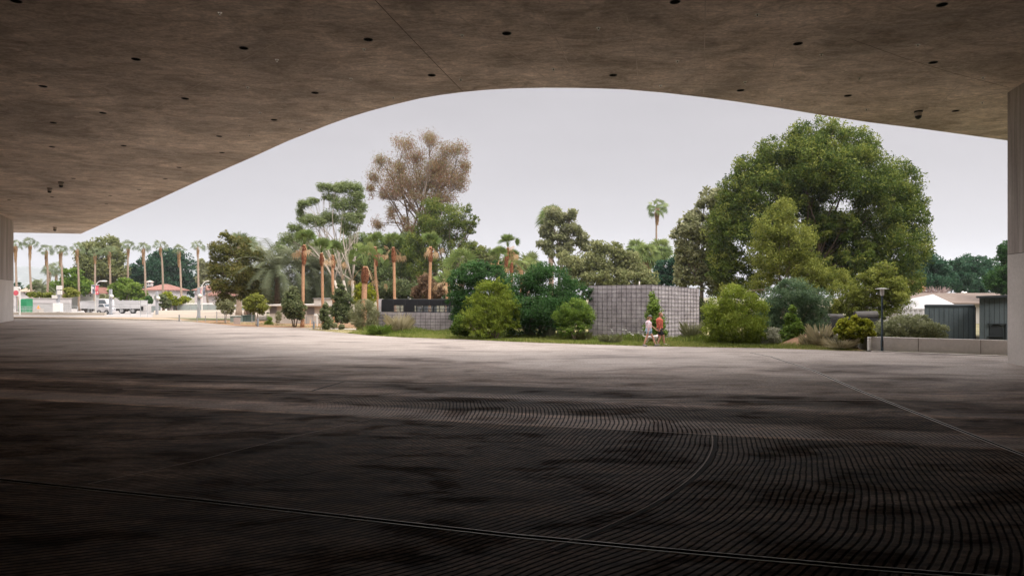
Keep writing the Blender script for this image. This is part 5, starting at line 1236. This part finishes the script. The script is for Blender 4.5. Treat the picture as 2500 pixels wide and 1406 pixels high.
# box trucks and small car
VW = plain('white truck paint', (.52, .51, .52), .35, .04, 1, spec=.5); VG = plain('pale grey panel', (.50, .50, .51), .5, .05, 1)
TYRE = plain('tyre rubber', (.03, .03, .03), .9, .1, 5); WIND = plain('windscreen', (.10, .12, .14), .1, .1, 1, spec=.8)
def wheel(parent, x, y, r=.45, w=.28):
    m = MB(); m.tube([(x, y, r), (x, y+w, r)], r, 18); wh = m.build('wheel', TYRE, parent)
    m = MB(); m.tube([(x, y-.01, r), (x, y, r)], r*.55, 12); m.build('rim', GALV, wh)
def box_truck(label, px0, px1, Y, cab=None, ztop=None):
    a, b = P(px0, 0, Y)[0], P(px1, 0, Y)[0]; t = thing('box_truck', label, 'truck', ((a+b)/2, Y, 0), 'white box trucks parked at far left')
    zt = ztop; m = MB(); m.box(a, b, Y, Y+2.4, .75, zt); m.build('cargo_box', VW, t)
    m = MB(); m.box(a-.03, b+.03, Y-.03, Y+2.43, zt+.002, zt+.10); m.build('roof_rail', VG, t)
    m = MB(); [m.box(x-.015, x+.015, Y-.012, Y, 1.0, zt-.02) for x in np.linspace(a+.5, b-.5, 9)]; m.build('panel_ribs', VG, t)
    m = MB(); m.box(a+(b-a)*.08, a+(b-a)*.55, Y-.02, Y-.013, zt-.75, zt-.62); m.box(a+(b-a)*.12, a+(b-a)*.42, Y-.02, Y-.013, zt-.52, zt-.44); m.build('faded_stripe', VG, t)
    m = MB(); m.box(a, b, Y+.3, Y+2.1, .45, .73); m.build('chassis', TRIM, t)
    m = MB(); m.box(a+1.7, b-1.7, Y+.02, Y+.08, .30, .73); m.build('side_guard', TRIM, t)
    for x in (a+1.1, b-1.0): wheel(t, x, Y+.05)
    if cab:
        c = b+1.9; m = MB(); m.add([(b+.08,Y+.1,.5), (c,Y+.1,.5), (c,Y+.1,1.25), (c-.45,Y+.1,2.15), (b+.08,Y+.1,2.25)]+[(x,Y+2.3,z) for x, z in ((b+.08,.5),(c,.5),(c,1.25),(c-.45,2.15),(b+.08,2.25))],
             [(0,1,2,3,4),(9,8,7,6,5),(0,5,6,1),(1,6,7,2),(2,7,8,3),(3,8,9,4),(4,9,5,0)]); cb = m.build('cab', VW, t)
        m = MB(); m.add([(b+.5,Y+.08,1.3), (c-.15,Y+.08,1.3), (c-.5,Y+.08,2.05), (b+.5,Y+.08,2.05)], [(0,1,2,3)]); m.build('side_window', WIND, cb); wheel(t, c-.75, Y+.08)
    return t
box_truck('longer white box truck left of the screened fence', 279, 340, 103, None, zz(735.5, 103))
box_truck('white box truck with faded stripe between fifth and sixth palms', 195, 232, 104, True, zz(737, 104))
def small_car(label, px0, px1, Y):
    a, b = P(px0, 0, Y)[0], P(px1, 0, Y)[0]; Lc = b-a; t = thing('parked_car', label, 'car', ((a+b)/2, Y, 0))
    prof = [(0,.35),(1,.35),(1,.75),(.93,.95),(.68,1.05),(.55,1.5),(.2,1.52),(.05,1.05),(0,.9)]
    v = [(a+Lc*u, Y, z) for u, z in prof]+[(a+Lc*u, Y+1.8, z) for u, z in prof]; k = len(prof)
    m = MB(); m.add(v, [tuple(range(k)), tuple(range(2*k-1, k-1, -1))]+[(i, k+i, k+(i+1)%k, (i+1)%k) for i in range(k)]); m.build('body', VW, t)
    m = MB(); m.add([(a+Lc*u, Y-.012, z) for u, z in ((.13,1.08),(.64,1.08),(.54,1.42),(.21,1.44))], [(0,1,2,3)]); m.add([(a+Lc*u, y, z) for u, y, z in ((.675,Y+.1,1.08),(.675,Y+1.7,1.08),(.56,Y+1.6,1.49),(.56,Y+.2,1.49))], [(0,1,2,3)]); m.build('windows', WIND, t)
    for u in (.2, .82): wheel(t, a+Lc*u, Y-.02, .32, .22)
    m = MB(); m.box(b-.03, b+.01, Y+.15, Y+.5, .68, .85); m.build('headlight', GLASS, t); m = MB(); m.box(b-.03, b+.01, Y+1.3, Y+1.65, .68, .85); m.build('headlight', GLASS, t)
small_car('small white car parked in front of the left box truck', 236, 265, 99)
m = MB(); t = thing('white_kiosk', 'small white booth with dark opening at the end of the railing', 'booth', (P(352,0,99)[0], 99, 0))
m.box(P(343,0,99)[0], P(356,0,99)[0], 99, 100.5, 0, zz(746, 99)); m.build('body', WHW, t)
m = MB(); m.box(P(344,0,99)[0], P(350,0,99)[0], 98.95, 99, .5, zz(748, 99)); m.build('opening', plain('black wall', (.02,.02,.022)), t)

# screened fences and carport
SCR = plain('grey green fence screen', (.26, .29, .28), .85, .12, .6)
def scr_fence(label, px0, px1, pyt, Y):
    a, b = P(px0, 0, Y)[0], P(px1, 0, Y)[0]; t = thing('screened_fence', label, 'fence', (a, Y, 0)); m = MB(); m.box(a, b, Y, Y+.04, .05, zz(pyt, Y)); m.build('screen', SCR, t)
    x = a
    while x < b+.1: m = MB(); m.tube([(x, Y-.05, 0), (x, Y-.05, zz(pyt, Y)+.1)], .04, 6); m.build('post', GALV, t); x += 3.0
scr_fence('grey green screened fence left of the pale panel', 361, 392, 747, 110)
scr_fence('grey green screened fence stretching right to the eucalyptus', 421, 530, 744, 112)
scr_fence('screened fence section behind the low branches of the bushy eucalyptus', 535, 650, 748, 112)
m = MB(); m.box(P(408,0,111)[0], P(421,0,111)[0], 111, 111.3, 0, zz(742, 111)); tag(m.build('wall_panel', PKW), 'pale blank wall panel between two screened fences', 'wall')
t = thing('carport', 'flat thin white carport roof above the screened fence', 'carport', (P(470,0,114)[0], 114, 0)); a, b = P(427,0,114)[0], P(513,0,114)[0]
m = MB(); m.box(a, b, 114, 118, zz(742.5, 114), zz(741, 114)); m.build('roof', WHT, t)
m = MB(); [m.bar((x, 115, 0), (x, 115, zz(742.6, 114)), .12) for x in (a+1, b-1)]; m.bar((a+2.6, 115, 1.2), (a+1.0+3.2, 115, zz(743, 114)), .08); m.build('posts', WHT, t)

# railings along the far pavement
RAIL = plain('pale railing', (.42, .43, .44), .5, .05, 2)
def railing(label, px0, px1, pyb0, pyb1, h, step, bars=2, verts=0):
    p0, p1 = G(px0, pyb0), G(px1, pyb1); t = thing('metal_railing', label, 'railing', (p0[0], p0[1], 0), 'pale railings along the far pavement')
    Ln = np.hypot(p1[0]-p0[0], p1[1]-p0[1]); n = max(1, int(Ln/step))
    for i in range(n+1):
        q = lerp(p0, p1, i/n); m = MB(); m.tube([(q[0], q[1], 0), (q[0], q[1], h)], .04, 6); m.build('post', RAIL, t)
    m = MB()
    for j in range(bars): z = h*(1-j*.32); m.bar((p0[0], p0[1], z), (p1[0], p1[1], z), .055)
    m.build('rails', RAIL, t)
    if verts:
        m = MB(); k = int(Ln/verts)
        for i in range(k): q = lerp(p0, p1, (i+.5)/k); m.bar((q[0], q[1], .12), (q[0], q[1], h-.05), .03)
        m.build('bars', RAIL, t)
railing('pale barred crowd barrier section near the left pier', 35, 88, 766, 767, 1.1, 2.4, 2, .35)
railing('long two bar railing in front of the white wall', 100, 190, 764, 766, 1.1, 2.6, 2)
railing('barred railing below the left box truck', 215, 262, 766, 767, 1.1, 2.5, 2, .5)
railing('open two bar railing in front of the long box truck', 270, 343, 768, 771, 1.6, 3.2, 2)
railing('taller gate frame at the right end of the railings', 343, 360, 772, 773, 2.1, 1.6, 3)
def retaining(px0, px1, p0, p1, h, label, mat):
    a, b = G(px0, p0), G(px1, p1); m = MB(); m.prism([a, b, (b[0], b[1]+.5), (a[0], a[1]+.5)], 0, h); tag(m.build('low_wall', mat), label, 'low wall')
retaining(33, 255, 769, 770, .38, 'long low tan kerb wall in front of the railings at far left', plain('tan concrete', (.50, .44, .37), .85, .08, 1))
x, Y = G(93.5, 757); Y = 104; x = P(93.5, 0, Y)[0]
t = thing('traffic_cone', 'small orange traffic cone by the white wall', 'traffic cone', (x, Y, 0)); ORG = plain('orange plastic', (.75, .25, .06), .6, .08, 2)
m = MB(); m.tube([(x,Y,.80), (x,Y,1.25)], [.17, .04], 12); m.build('cone', ORG, t); m = MB(); m.box(x-.22, x+.22, Y-.22, Y+.22, .74, .80); m.build('base', ORG, t)
m = MB(); m.box(x-.5, x+.5, Y-.5, Y+.5, 0, .738); tag(m.build('concrete_block', plain('path concrete', (.46,.42,.38))), 'pale concrete block under the traffic cone', 'block')

# ------------------------------------------------------------ people and dog
def blend(name, mb, voxel, mat, parent, smooth_it=6, deform=None):
    """fuse overlapping tapered shapes into one continuous skin"""
    me = bpy.data.meshes.new(name); me.from_pydata(mb.v, [], mb.f); me.update()
    o = link(bpy.data.objects.new(name, me))
    r = o.modifiers.new('r', 'REMESH'); r.mode = 'VOXEL'; r.voxel_size = voxel
    s = o.modifiers.new('s', 'SMOOTH'); s.iterations = smooth_it; s.factor = .5
    dg = bpy.context.evaluated_depsgraph_get(); ev = o.evaluated_get(dg)
    nm = bpy.data.meshes.new_from_object(ev); o.modifiers.clear(); o.data = nm; bpy.data.meshes.remove(me)
    nm.name = name; nm.materials.clear(); nm.materials.append(mat)
    nm.polygons.foreach_set('use_smooth', [True]*len(nm.polygons)); o.parent = parent
    return o
def limb(mb, pts, r, n=12, balls=True):
    mb.tube(pts, r, n)
    if balls:
        for p, q in zip(pts, r):
            if hasattr(q, '__len__'): q = min(q)
            mb.ball(p, q*.98, 10, 7)
def hand(mb, wrist, d, palm_n, side, s=1.0, curl=.5):
    """palm, four unequal fingers and a thumb; d = pointing direction, side = towards the thumb"""
    d, side, pn = [np.array(v, float)/np.linalg.norm(v) for v in (d, side, palm_n)]; w = np.array(wrist, float)
    c = w+d*.05*s
    for k in (-1, 0, 1): mb.tube([w, w+d*.045*s+side*k*.022*s, w+d*.092*s+side*k*.028*s], [.020*s, .019*s, .014*s], 8)
    for k, L_ in zip((1.5, .5, -.5, -1.5), (.070, .078, .072, .056)):
        b = w+d*.088*s+side*k*.0185*s; m1 = b+(d*cos(curl*.6)+pn*sin(curl*.6))*L_*.5*s; m2 = m1+(d*cos(curl*1.8)+pn*sin(curl*1.8))*L_*.5*s
        mb.tube([b-d*.01*s, b, m1, m2], [.0095*s, .0095*s, .009*s, .0072*s], 7); mb.ball(m2, .0074*s, 7, 5)
    b = w+d*.03*s+side*.028*s; m1 = b+(d*.6+side*.75+pn*.25)*.036*s; m2 = m1+(d*.9+side*.25+pn*.4)*.03*s
    mb.tube([b-side*.012*s, b, m1, m2], [.013*s, .012*s, .011*s, .008*s], 7); mb.ball(m2, .0082*s, 7, 5)

SKIN = plain('tan skin', (.50, .27, .19), .55, .08, 8, spec=.35); SKIN2 = plain('light skin', (.56, .31, .22), .55, .08, 8, spec=.35)  # one even skin colour for each walker
def head(mb, c, s=1.0, tilt=0.0):
    """head in profile facing +X; c = centre of the skull"""
    c = np.array(c, float); R = lambda x, y, z: tuple(c+np.array((x*cos(tilt)+z*sin(tilt), y, -x*sin(tilt)+z*cos(tilt)))*s)
    mb.ball(R(-.012, 0, .025), (.098*s, .076*s, .098*s), 16, 11)
    mb.ball(R(.030, 0, -.035), (.062*s, .060*s, .080*s), 14, 9)
    mb.ball(R(.052, 0, -.085), (.034*s, .034*s, .026*s), 10, 7)          # chin
    mb.tube([R(.084, 0, .015), R(.105, 0, -.018), R(.108, 0, -.028)], [.009*s, .014*s, .013*s], 8); mb.ball(R(.104, 0, -.026), .015*s, 8, 6)   # nose
    mb.ball(R(.088, 0, -.056), (.012*s, .024*s, .007*s), 8, 6); mb.ball(R(.086, 0, -.066), (.012*s, .021*s, .008*s), 8, 6)  # lips
    mb.ball(R(.078, 0, .022), (.016*s, .052*s, .010*s), 10, 6)          # brow
    for y in (-1, 1): mb.ball(R(-.006, y*.078, -.008), (.018*s, .009*s, .030*s), 8, 6)
    return R
def eyes(parent, R, s=1.0):
    m = MB(); m2 = MB()
    for y in (-1, 1): m.ball(R(.083, y*.031, .002), (.010*s, .014*s, .009*s), 8, 6); m2.ball(R(.091, y*.031, .002), .0055*s, 6, 5)
    m.build('eyes', plain('eye white', (.7, .68, .65), .3, .02, 3), parent, smooth=True)
    m2.build('pupils', BLACK, parent, smooth=True)

S_ = 1.8/82.0        # metres per photo pixel at the walkers
def person(name, label, px, Y): 
    return thing(name, label, 'person', (P(px, 0, Y)[0], Y, 0))
# local frame: +X is the walking direction, -Y towards the viewer, feet on z=0.01
# ---- man
man = person('person', 'man in brick red long sleeved shirt and black shorts walking to the right', 1612, 36.75)
hip, chest, neck = (-.03, 0, .93), (-.035, 0, 1.32), (-.02, 0, 1.50)
b = MB()
b.tube([(-.03,0,.86), (-.03,0,.95), (-.02,0,1.08), (-.03,0,1.25), (-.045,0,1.40), (-.04,0,1.47), (-.02,0,1.52)],
       [(.165,.118), (.168,.12), (.145,.108), (.17,.118), (.185,.112), (.11,.085), (.062,.062)], 18)   # ring axes are (across, fore-aft)
limb(b, [(-.03,0,1.46), (.0,0,1.56), (.015,0,1.62)], [.066, .058, .058])
Rm = head(b, (.025, 0, 1.685), 1.06)
# near (right, -y) arm hangs slightly back to the joined hands; far arm swings forward
ra_ = [(-.06,-.195,1.42), (-.10,-.235,1.14), (-.085,-.225,.90)]; la_ = [(-.05,.195,1.42), (-.02,.24,1.14), (.10,.22,.93)]
for A in (ra_, la_): limb(b, A, [.055, .042, .028])
hand(b, ra_[2], (-.35,.05,-.95), (0,1,0), (.9,0,-.3), 1.05, .9)
hand(b, la_[2], (.5,0,-.86), (0,-1,0), (.8,0,.5), 1.05, .6)
# legs: near (right) leg trailing, far (left) leg forward
nl = [(-.05,-.10,.90), (-.02,-.10,.52), (-.15,-.10,.12)]; fl = [(-.02,.10,.90), (.20,.10,.52), (.25,.10,.10)]
for A in (nl, fl): limb(b, [A[0], lerp(A[0],A[1],.5)+((A[0][2]+A[1][2])/2,), A[1], tuple(np.array(A[1])*.6+np.array(A[2])*.4+np.array((-.015,0,0))), A[2]], [.088, .075, .056, .055, .036])
fa = [(-.175,-.10,.10), (-.13,-.105,.055), (-.03,-.11,.03)]; fb = [(.23,.10,.06), (.30,.10,.05), (.42,.10,.035)]
b.tube(fa, [.04,.038,.028], 10); b.tube(fb, [.042,.036,.026], 10)
blend('body', b, .0095, SKIN, man, 3)
RSH = plain('brick red jersey', (.47, .115, .075), .85, .14, 7); BSH = plain('black shorts', (.014, .014, .016), .8, .2, 6)
c = MB()
c.tube([(-.03,0,.92), (-.03,0,.99), (-.02,0,1.10), (-.03,0,1.26), (-.045,0,1.40), (-.04,0,1.475), (-.025,0,1.515)],
       [(.182,.132), (.178,.13), (.160,.122), (.186,.132), (.200,.127), (.125,.098), (.075,.072)], 20)
for A, cut in ((ra_, .92), (la_, .92)):
    w = np.array(A[1])+(np.array(A[2])-np.array(A[1]))*cut; limb(c, [A[0], A[1], tuple(w)], [.070, .054, .040])
blend('shirt', c, .012, RSH, man, 4)
c = MB(); c.tube([(-.03,0,.97), (-.03,0,.90), (-.02,0,.84)], [(.184,.138), (.188,.148), (.175,.14)], 20)
for A, k in ((nl, .80), (fl, .78)):
    a0, a1 = np.array(A[0]), np.array(A[1]); c.tube([a0, a0+(a1-a0)*.4, a0+(a1-a0)*k], [.112, .108, .098], 16)
blend('shorts', c, .012, BSH, man, 3)
c = MB(); c.ball(Rm(-.022, 0, .046), (.098, .083, .088), 14, 9); c.ball(Rm(-.07, 0, -.0), (.045, .07, .06), 10, 7)
hair = blend('hair', c, .009, plain('short brown hair', (.20, .11, .06), .9, .3, 20), man, 2)
c = MB(); c.ball(Rm(.058, 0, -.082), (.042, .050, .034), 10, 7); c.tube([Rm(.0,-.058,-.03), Rm(.03,-.050,-.075), Rm(.06,0,-.10), Rm(.03,.050,-.075), Rm(.0,.058,-.03)], .016, 8)
blend('beard', c, .008, plain('reddish beard', (.26, .12, .06), .9, .3, 20), man, 2)
eyes(man, Rm)
SHOE = plain('pale trainers', (.60, .56, .54), .7, .1, 9); SOLE = plain('dark sole', (.12, .11, .11), .8, .1, 4); GSH = plain('grey trainers', (.27, .25, .25), .8, .35, 12)
def shoe(parent, heel, toe, yaw_y, mat, w=.047, lift=0.0):
    h, t_ = np.array(heel, float), np.array(toe, float); d = t_-h; c = MB()
    c.tube([h+np.array((0,0,.045)), h+d*.3+np.array((0,0,.055)), h+d*.65+np.array((0,0,.038)), t_+np.array((0,0,.028))], [(w*.8,.045), (w*.95,.055), (w*1.05,.040), (w*.8,.024)], 14)
    c.ball(h+d*.05+np.array((0,0,.045)), (.045, w*.8, .045), 10, 7); c.ball(t_+np.array((0,0,.03)), (.035, w*.8, .024), 10, 7); c.tube([h+d*.12+np.array((0,0,.05)), h+d*.14+np.array((0,0,.105))], .045, 12)
    s = blend('shoe', c, .009, mat, parent, 2)
    m = MB(); n_ = np.array((0,1,0))*w; u = np.array((0,0,.012)); a_, b_2 = h-d*.12, t_+d*.10
    m.add([a_-n_*.8, b_2-n_*.7, b_2+n_*.7, a_+n_*.8, a_-n_*.8+u, b_2-n_*.7+u, b_2+n_*.7+u, a_+n_*.8+u], [(0,3,2,1),(4,5,6,7),(0,1,5,4),(1,2,6,5),(2,3,7,6),(3,0,4,7)])
    so = m.build('sole', SOLE, None); so.parent = s
shoe(man, (-.20,-.10,.035), (.02,-.105,.01), 0, GSH)
shoe(man, (.23,.10,.01), (.46,.10,.02), 0, SHOE)

# ---- woman
wo = person('person', 'woman in grey cap, white and pink top and pale denim shorts walking to the right', 1583.5, 36.35)
b = MB()
b.tube([(.0,0,.80), (.0,0,.88), (.0,0,.99), (.005,0,1.14), (.0,0,1.28), (.015,0,1.35), (.035,0,1.40)],
       [(.165,.118), (.170,.125), (.128,.095), (.140,.108), (.160,.098), (.095,.075), (.050,.050)], 18)
limb(b, [(.015,0,1.34), (.055,0,1.44), (.065,0,1.49)], [.054, .048, .048])
Rw = head(b, (.085, 0, 1.555), .97, .12)
wr = [(.0,-.17,1.29), (-.055,-.215,1.03), (-.075,-.20,.80)]; wl_ = [(.02,.17,1.29), (.22,.20,1.07), (.42,.215,.90)]
for A in (wr, wl_): limb(b, A, [.044, .034, .024])
hand(b, wr[2], (.0,0,-1), (0,1,0), (.9,0,0), .95, .6); hand(b, wl_[2], (.85,-.05,-.5), (0,-1,0), (.5,0,.8), .95, .9)
nl = [(-.02,-.09,.86), (-.17,-.09,.50), (-.28,-.09,.13)]; fl = [(.02,.09,.86), (.25,.09,.50), (.38,.09,.12)]
nl = [(-.02,-.09,.86), (-.12,-.09,.48), (-.26,-.09,.11)]
for A in (nl, fl): limb(b, [A[0], tuple((np.array(A[0])+np.array(A[1]))/2), A[1], tuple(np.array(A[1])*.6+np.array(A[2])*.4+np.array((-.015,0,0))), A[2]], [.088, .074, .052, .052, .033])
b.tube([(-.275,-.09,.08), (-.2,-.09,.05), (-.13,-.09,.03)], [.036,.032,.024], 10); b.tube([(.37,.09,.08), (.42,.09,.05), (.52,.09,.03)], [.036,.032,.024], 10)
blend('body', b, .0095, SKIN2, wo, 3)
tw = NT('white and pink top'); pz = tw.sepx(tw.n.new('ShaderNodeTexCoord').outputs['Object']); nn = tw.noise(tw.vmul(tw.n.new('ShaderNodeTexCoord').outputs['Object'], (3, 6, 2)), 2.2, 2, .5, .6)
tw.set(tw.ramp(nn, [(.38, (.72, .68, .73)), (.50, (.72, .62, .66)), (.56, (.66, .34, .36)), (.64, (.70, .60, .66))]), .85); TOP = tw.m
c = MB(); c.tube([(.0,0,.97), (.005,0,1.06), (.005,0,1.15), (.0,0,1.28), (.012,0,1.35), (.03,0,1.385)], [(.162,.125), (.160,.128), (.158,.125), (.176,.116), (.112,.09), (.062,.060)], 20)
for A, ks in ((wr, .95), (wl_, None)):
    if ks: w_ = np.array(A[1])+(np.array(A[2])-np.array(A[1]))*ks; limb(c, [A[0], A[1], tuple(w_)], [.060, .052, .044])
    else: w_ = np.array(A[0])+(np.array(A[1])-np.array(A[0]))*.45; limb(c, [A[0], tuple(w_)], [.062, .056])
blend('top', c, .012, TOP, wo, 4)
c = MB(); c.tube([(.0,0,.99), (.0,0,.90), (.0,0,.83), (.0,0,.79)], [(.140,.110), (.180,.138), (.188,.148), (.16,.12)], 20)
for A in (nl, fl): a0, a1 = np.array(A[0]), np.array(A[1]); c.tube([a0, a0+(a1-a0)*.28, a0+(a1-a0)*.50], [.108, .104, .098], 16)
blend('shorts', c, .012, plain('pale denim', (.30, .40, .50), .85, .15, 6), wo, 3)
c = MB(); c.ball(Rw(-.03, 0, .02), (.088, .078, .085), 12, 8); c.tube([Rw(-.10, 0, .0), Rw(-.14, 0, -.05), Rw(-.13, 0, -.12), Rw(-.11, 0, -.17)], [.03, .036, .028, .010], 10)
blend('hair', c, .009, plain('blond brown hair', (.32, .20, .11), .85, .3, 20), wo, 2)
c = MB(); c.ball(Rw(-.012, 0, .052), (.104, .088, .078), 16, 10); CAP = plain('grey green cap', (.14, .15, .14), .8, .1, 9)
cap = blend('cap', c, .010, CAP, wo, 2)
m = MB(); n = 12; v = []
for z_ in (.0, .010):
    for k in range(n+1):
        a = -pi/2+pi*k/n; v.append(Rw(.055+.105*cos(a), .070*sin(a), .045-.02*cos(a)+z_))
m.add(v, [tuple(range(n+1)), tuple(range(2*n+1, n, -1))]+[(k, n+1+k, n+2+k, k+1) for k in range(n)]); br = m.build('brim', CAP, None); br.parent = cap
m = MB(); m.ball(Rw(.088, -.030, .004), (.012, .026, .016), 8, 6); m.ball(Rw(.088, .030, .004), (.012, .026, .016), 8, 6); m.bar(Rw(.07, -.062, .006), Rw(-.01, -.080, .004), .006); m.build('sunglasses', BLACK, None).parent = wo
shoe(wo, (-.30,-.09,.035), (-.11,-.09,.01), 0, GSH, .042); shoe(wo, (.355,.09,.02), (.55,.09,.045), 0, GSH, .042)

# ---- dog, walking beside them
dog = thing('dog', 'white and grey speckled dog with black head walking behind the couple', 'dog', (P(1592, 0, 37.35)[0], 37.35, 0))
d = MB()
d.tube([(-.36,0,.44), (-.28,0,.45), (-.12,0,.43), (.05,0,.425), (.20,0,.44), (.30,0,.48)], [(.05,.06), (.095,.10), (.085,.085), (.105,.115), (.11,.135), (.07,.10)], 16)
limb(d, [(.26,0,.49), (.36,0,.53), (.42,0,.55)], [.085, .068, .06])
for y, ph in ((-.075, 0), (.075, 1)):
    f = [(.20,y,.40), (.24 if ph else .12,y,.24), (.33 if ph else .10,y,.08), (.35 if ph else .08,y,.03)]; limb(d, f, [.055, .034, .022, .022]); d.ball((f[3][0]+.025, y, .022), (.045,.028,.022), 8, 6)
    h = [(-.28,y,.42), (-.20 if ph else -.34,y,.27), (-.27 if ph else -.44,y,.15), (-.22 if ph else -.40,y,.03)]; limb(d, h, [.085, .048, .024, .021]); d.ball((h[3][0]+.025, y, .022), (.045,.028,.022), 8, 6)
d.tube([(-.36,0,.46), (-.46,0,.50), (-.52,0,.58), (-.53,0,.62)], [.035, .032, .030, .012], 10)
tt = NT('speckled fur'); nn = tt.noise(tt.n.new('ShaderNodeTexCoord').outputs['Object'], 9, 4, .6); tt.set(tt.ramp(nn, [(.34, (.10, .09, .09)), (.43, (.55, .52, .50)), (.7, (.66, .63, .61))]), .9); FUR = tt.m
blend('body', d, .0105, FUR, dog, 3)
c = MB(); c.ball((.46,0,.575), (.085,.07,.072), 14, 9); c.tube([(.50,0,.565), (.57,0,.545), (.615,0,.54)], [.052,.036,.026], 12); c.ball((.615,0,.54), .026, 8, 6)
c.tube([(.32,0,.50), (.42,0,.55)], [.080,.070], 12)
for y in (-1, 1): c.tube([(.43,y*.055,.625), (.42,y*.082,.59), (.43,y*.088,.53)], [.020,.024,.010], 8)
blend('head', c, .009, plain('black fur', (.018, .016, .016), .8, .3, 20), dog, 2)
m = MB(); m.ball((.640,0,.548), (.012,.016,.012), 8, 6); [m.ball((.528,y*.045,.598), .009, 6, 5) for y in (-1, 1)]; m.build('nose_and_eyes', BLACK, None).parent = dog
m = MB(); m.tube([(.34,0,.505), (.375,0,.525)], [.088,.086], 16); m.build('collar', plain('red collar', (.4, .05, .04), .6, .1, 4), None).parent = dog
# leash from the man's far hand to the collar
m = MB(); a = np.array(man.location)+np.array((.145,.22,.84)); bq = np.array(dog.location)+np.array((.36,-.02,.58))
pts = [a+(bq-a)*t-np.array((0,0,.14*sin(pi*t))) for t in np.linspace(0, 1, 12)]; m.tube(pts, .006, 6)
tag(m.build('dog_leash', plain('dark webbing', (.05, .05, .05), .7, .1, 4)), "thin dark leash from the man's hand to the dog", 'leash')

# ------------------------------------------------------------ haze: thin even air round everything
m = MB(); m.box(-3600, 3600, -45, 3500, -1, 190); hz = NT('haze')
hz.n.remove(hz.b); pvn = hz.n.new('ShaderNodeVolumePrincipled'); pvn.inputs['Color'].default_value = (.86, .90, .95, 1); pvn.inputs['Density'].default_value = .00030
pvn.inputs['Anisotropy'].default_value = 0.2
hz.l.new(pvn.outputs[0], hz.n['Material Output'].inputs['Volume'])
tag(m.build('haze', hz.m), kind='stuff')
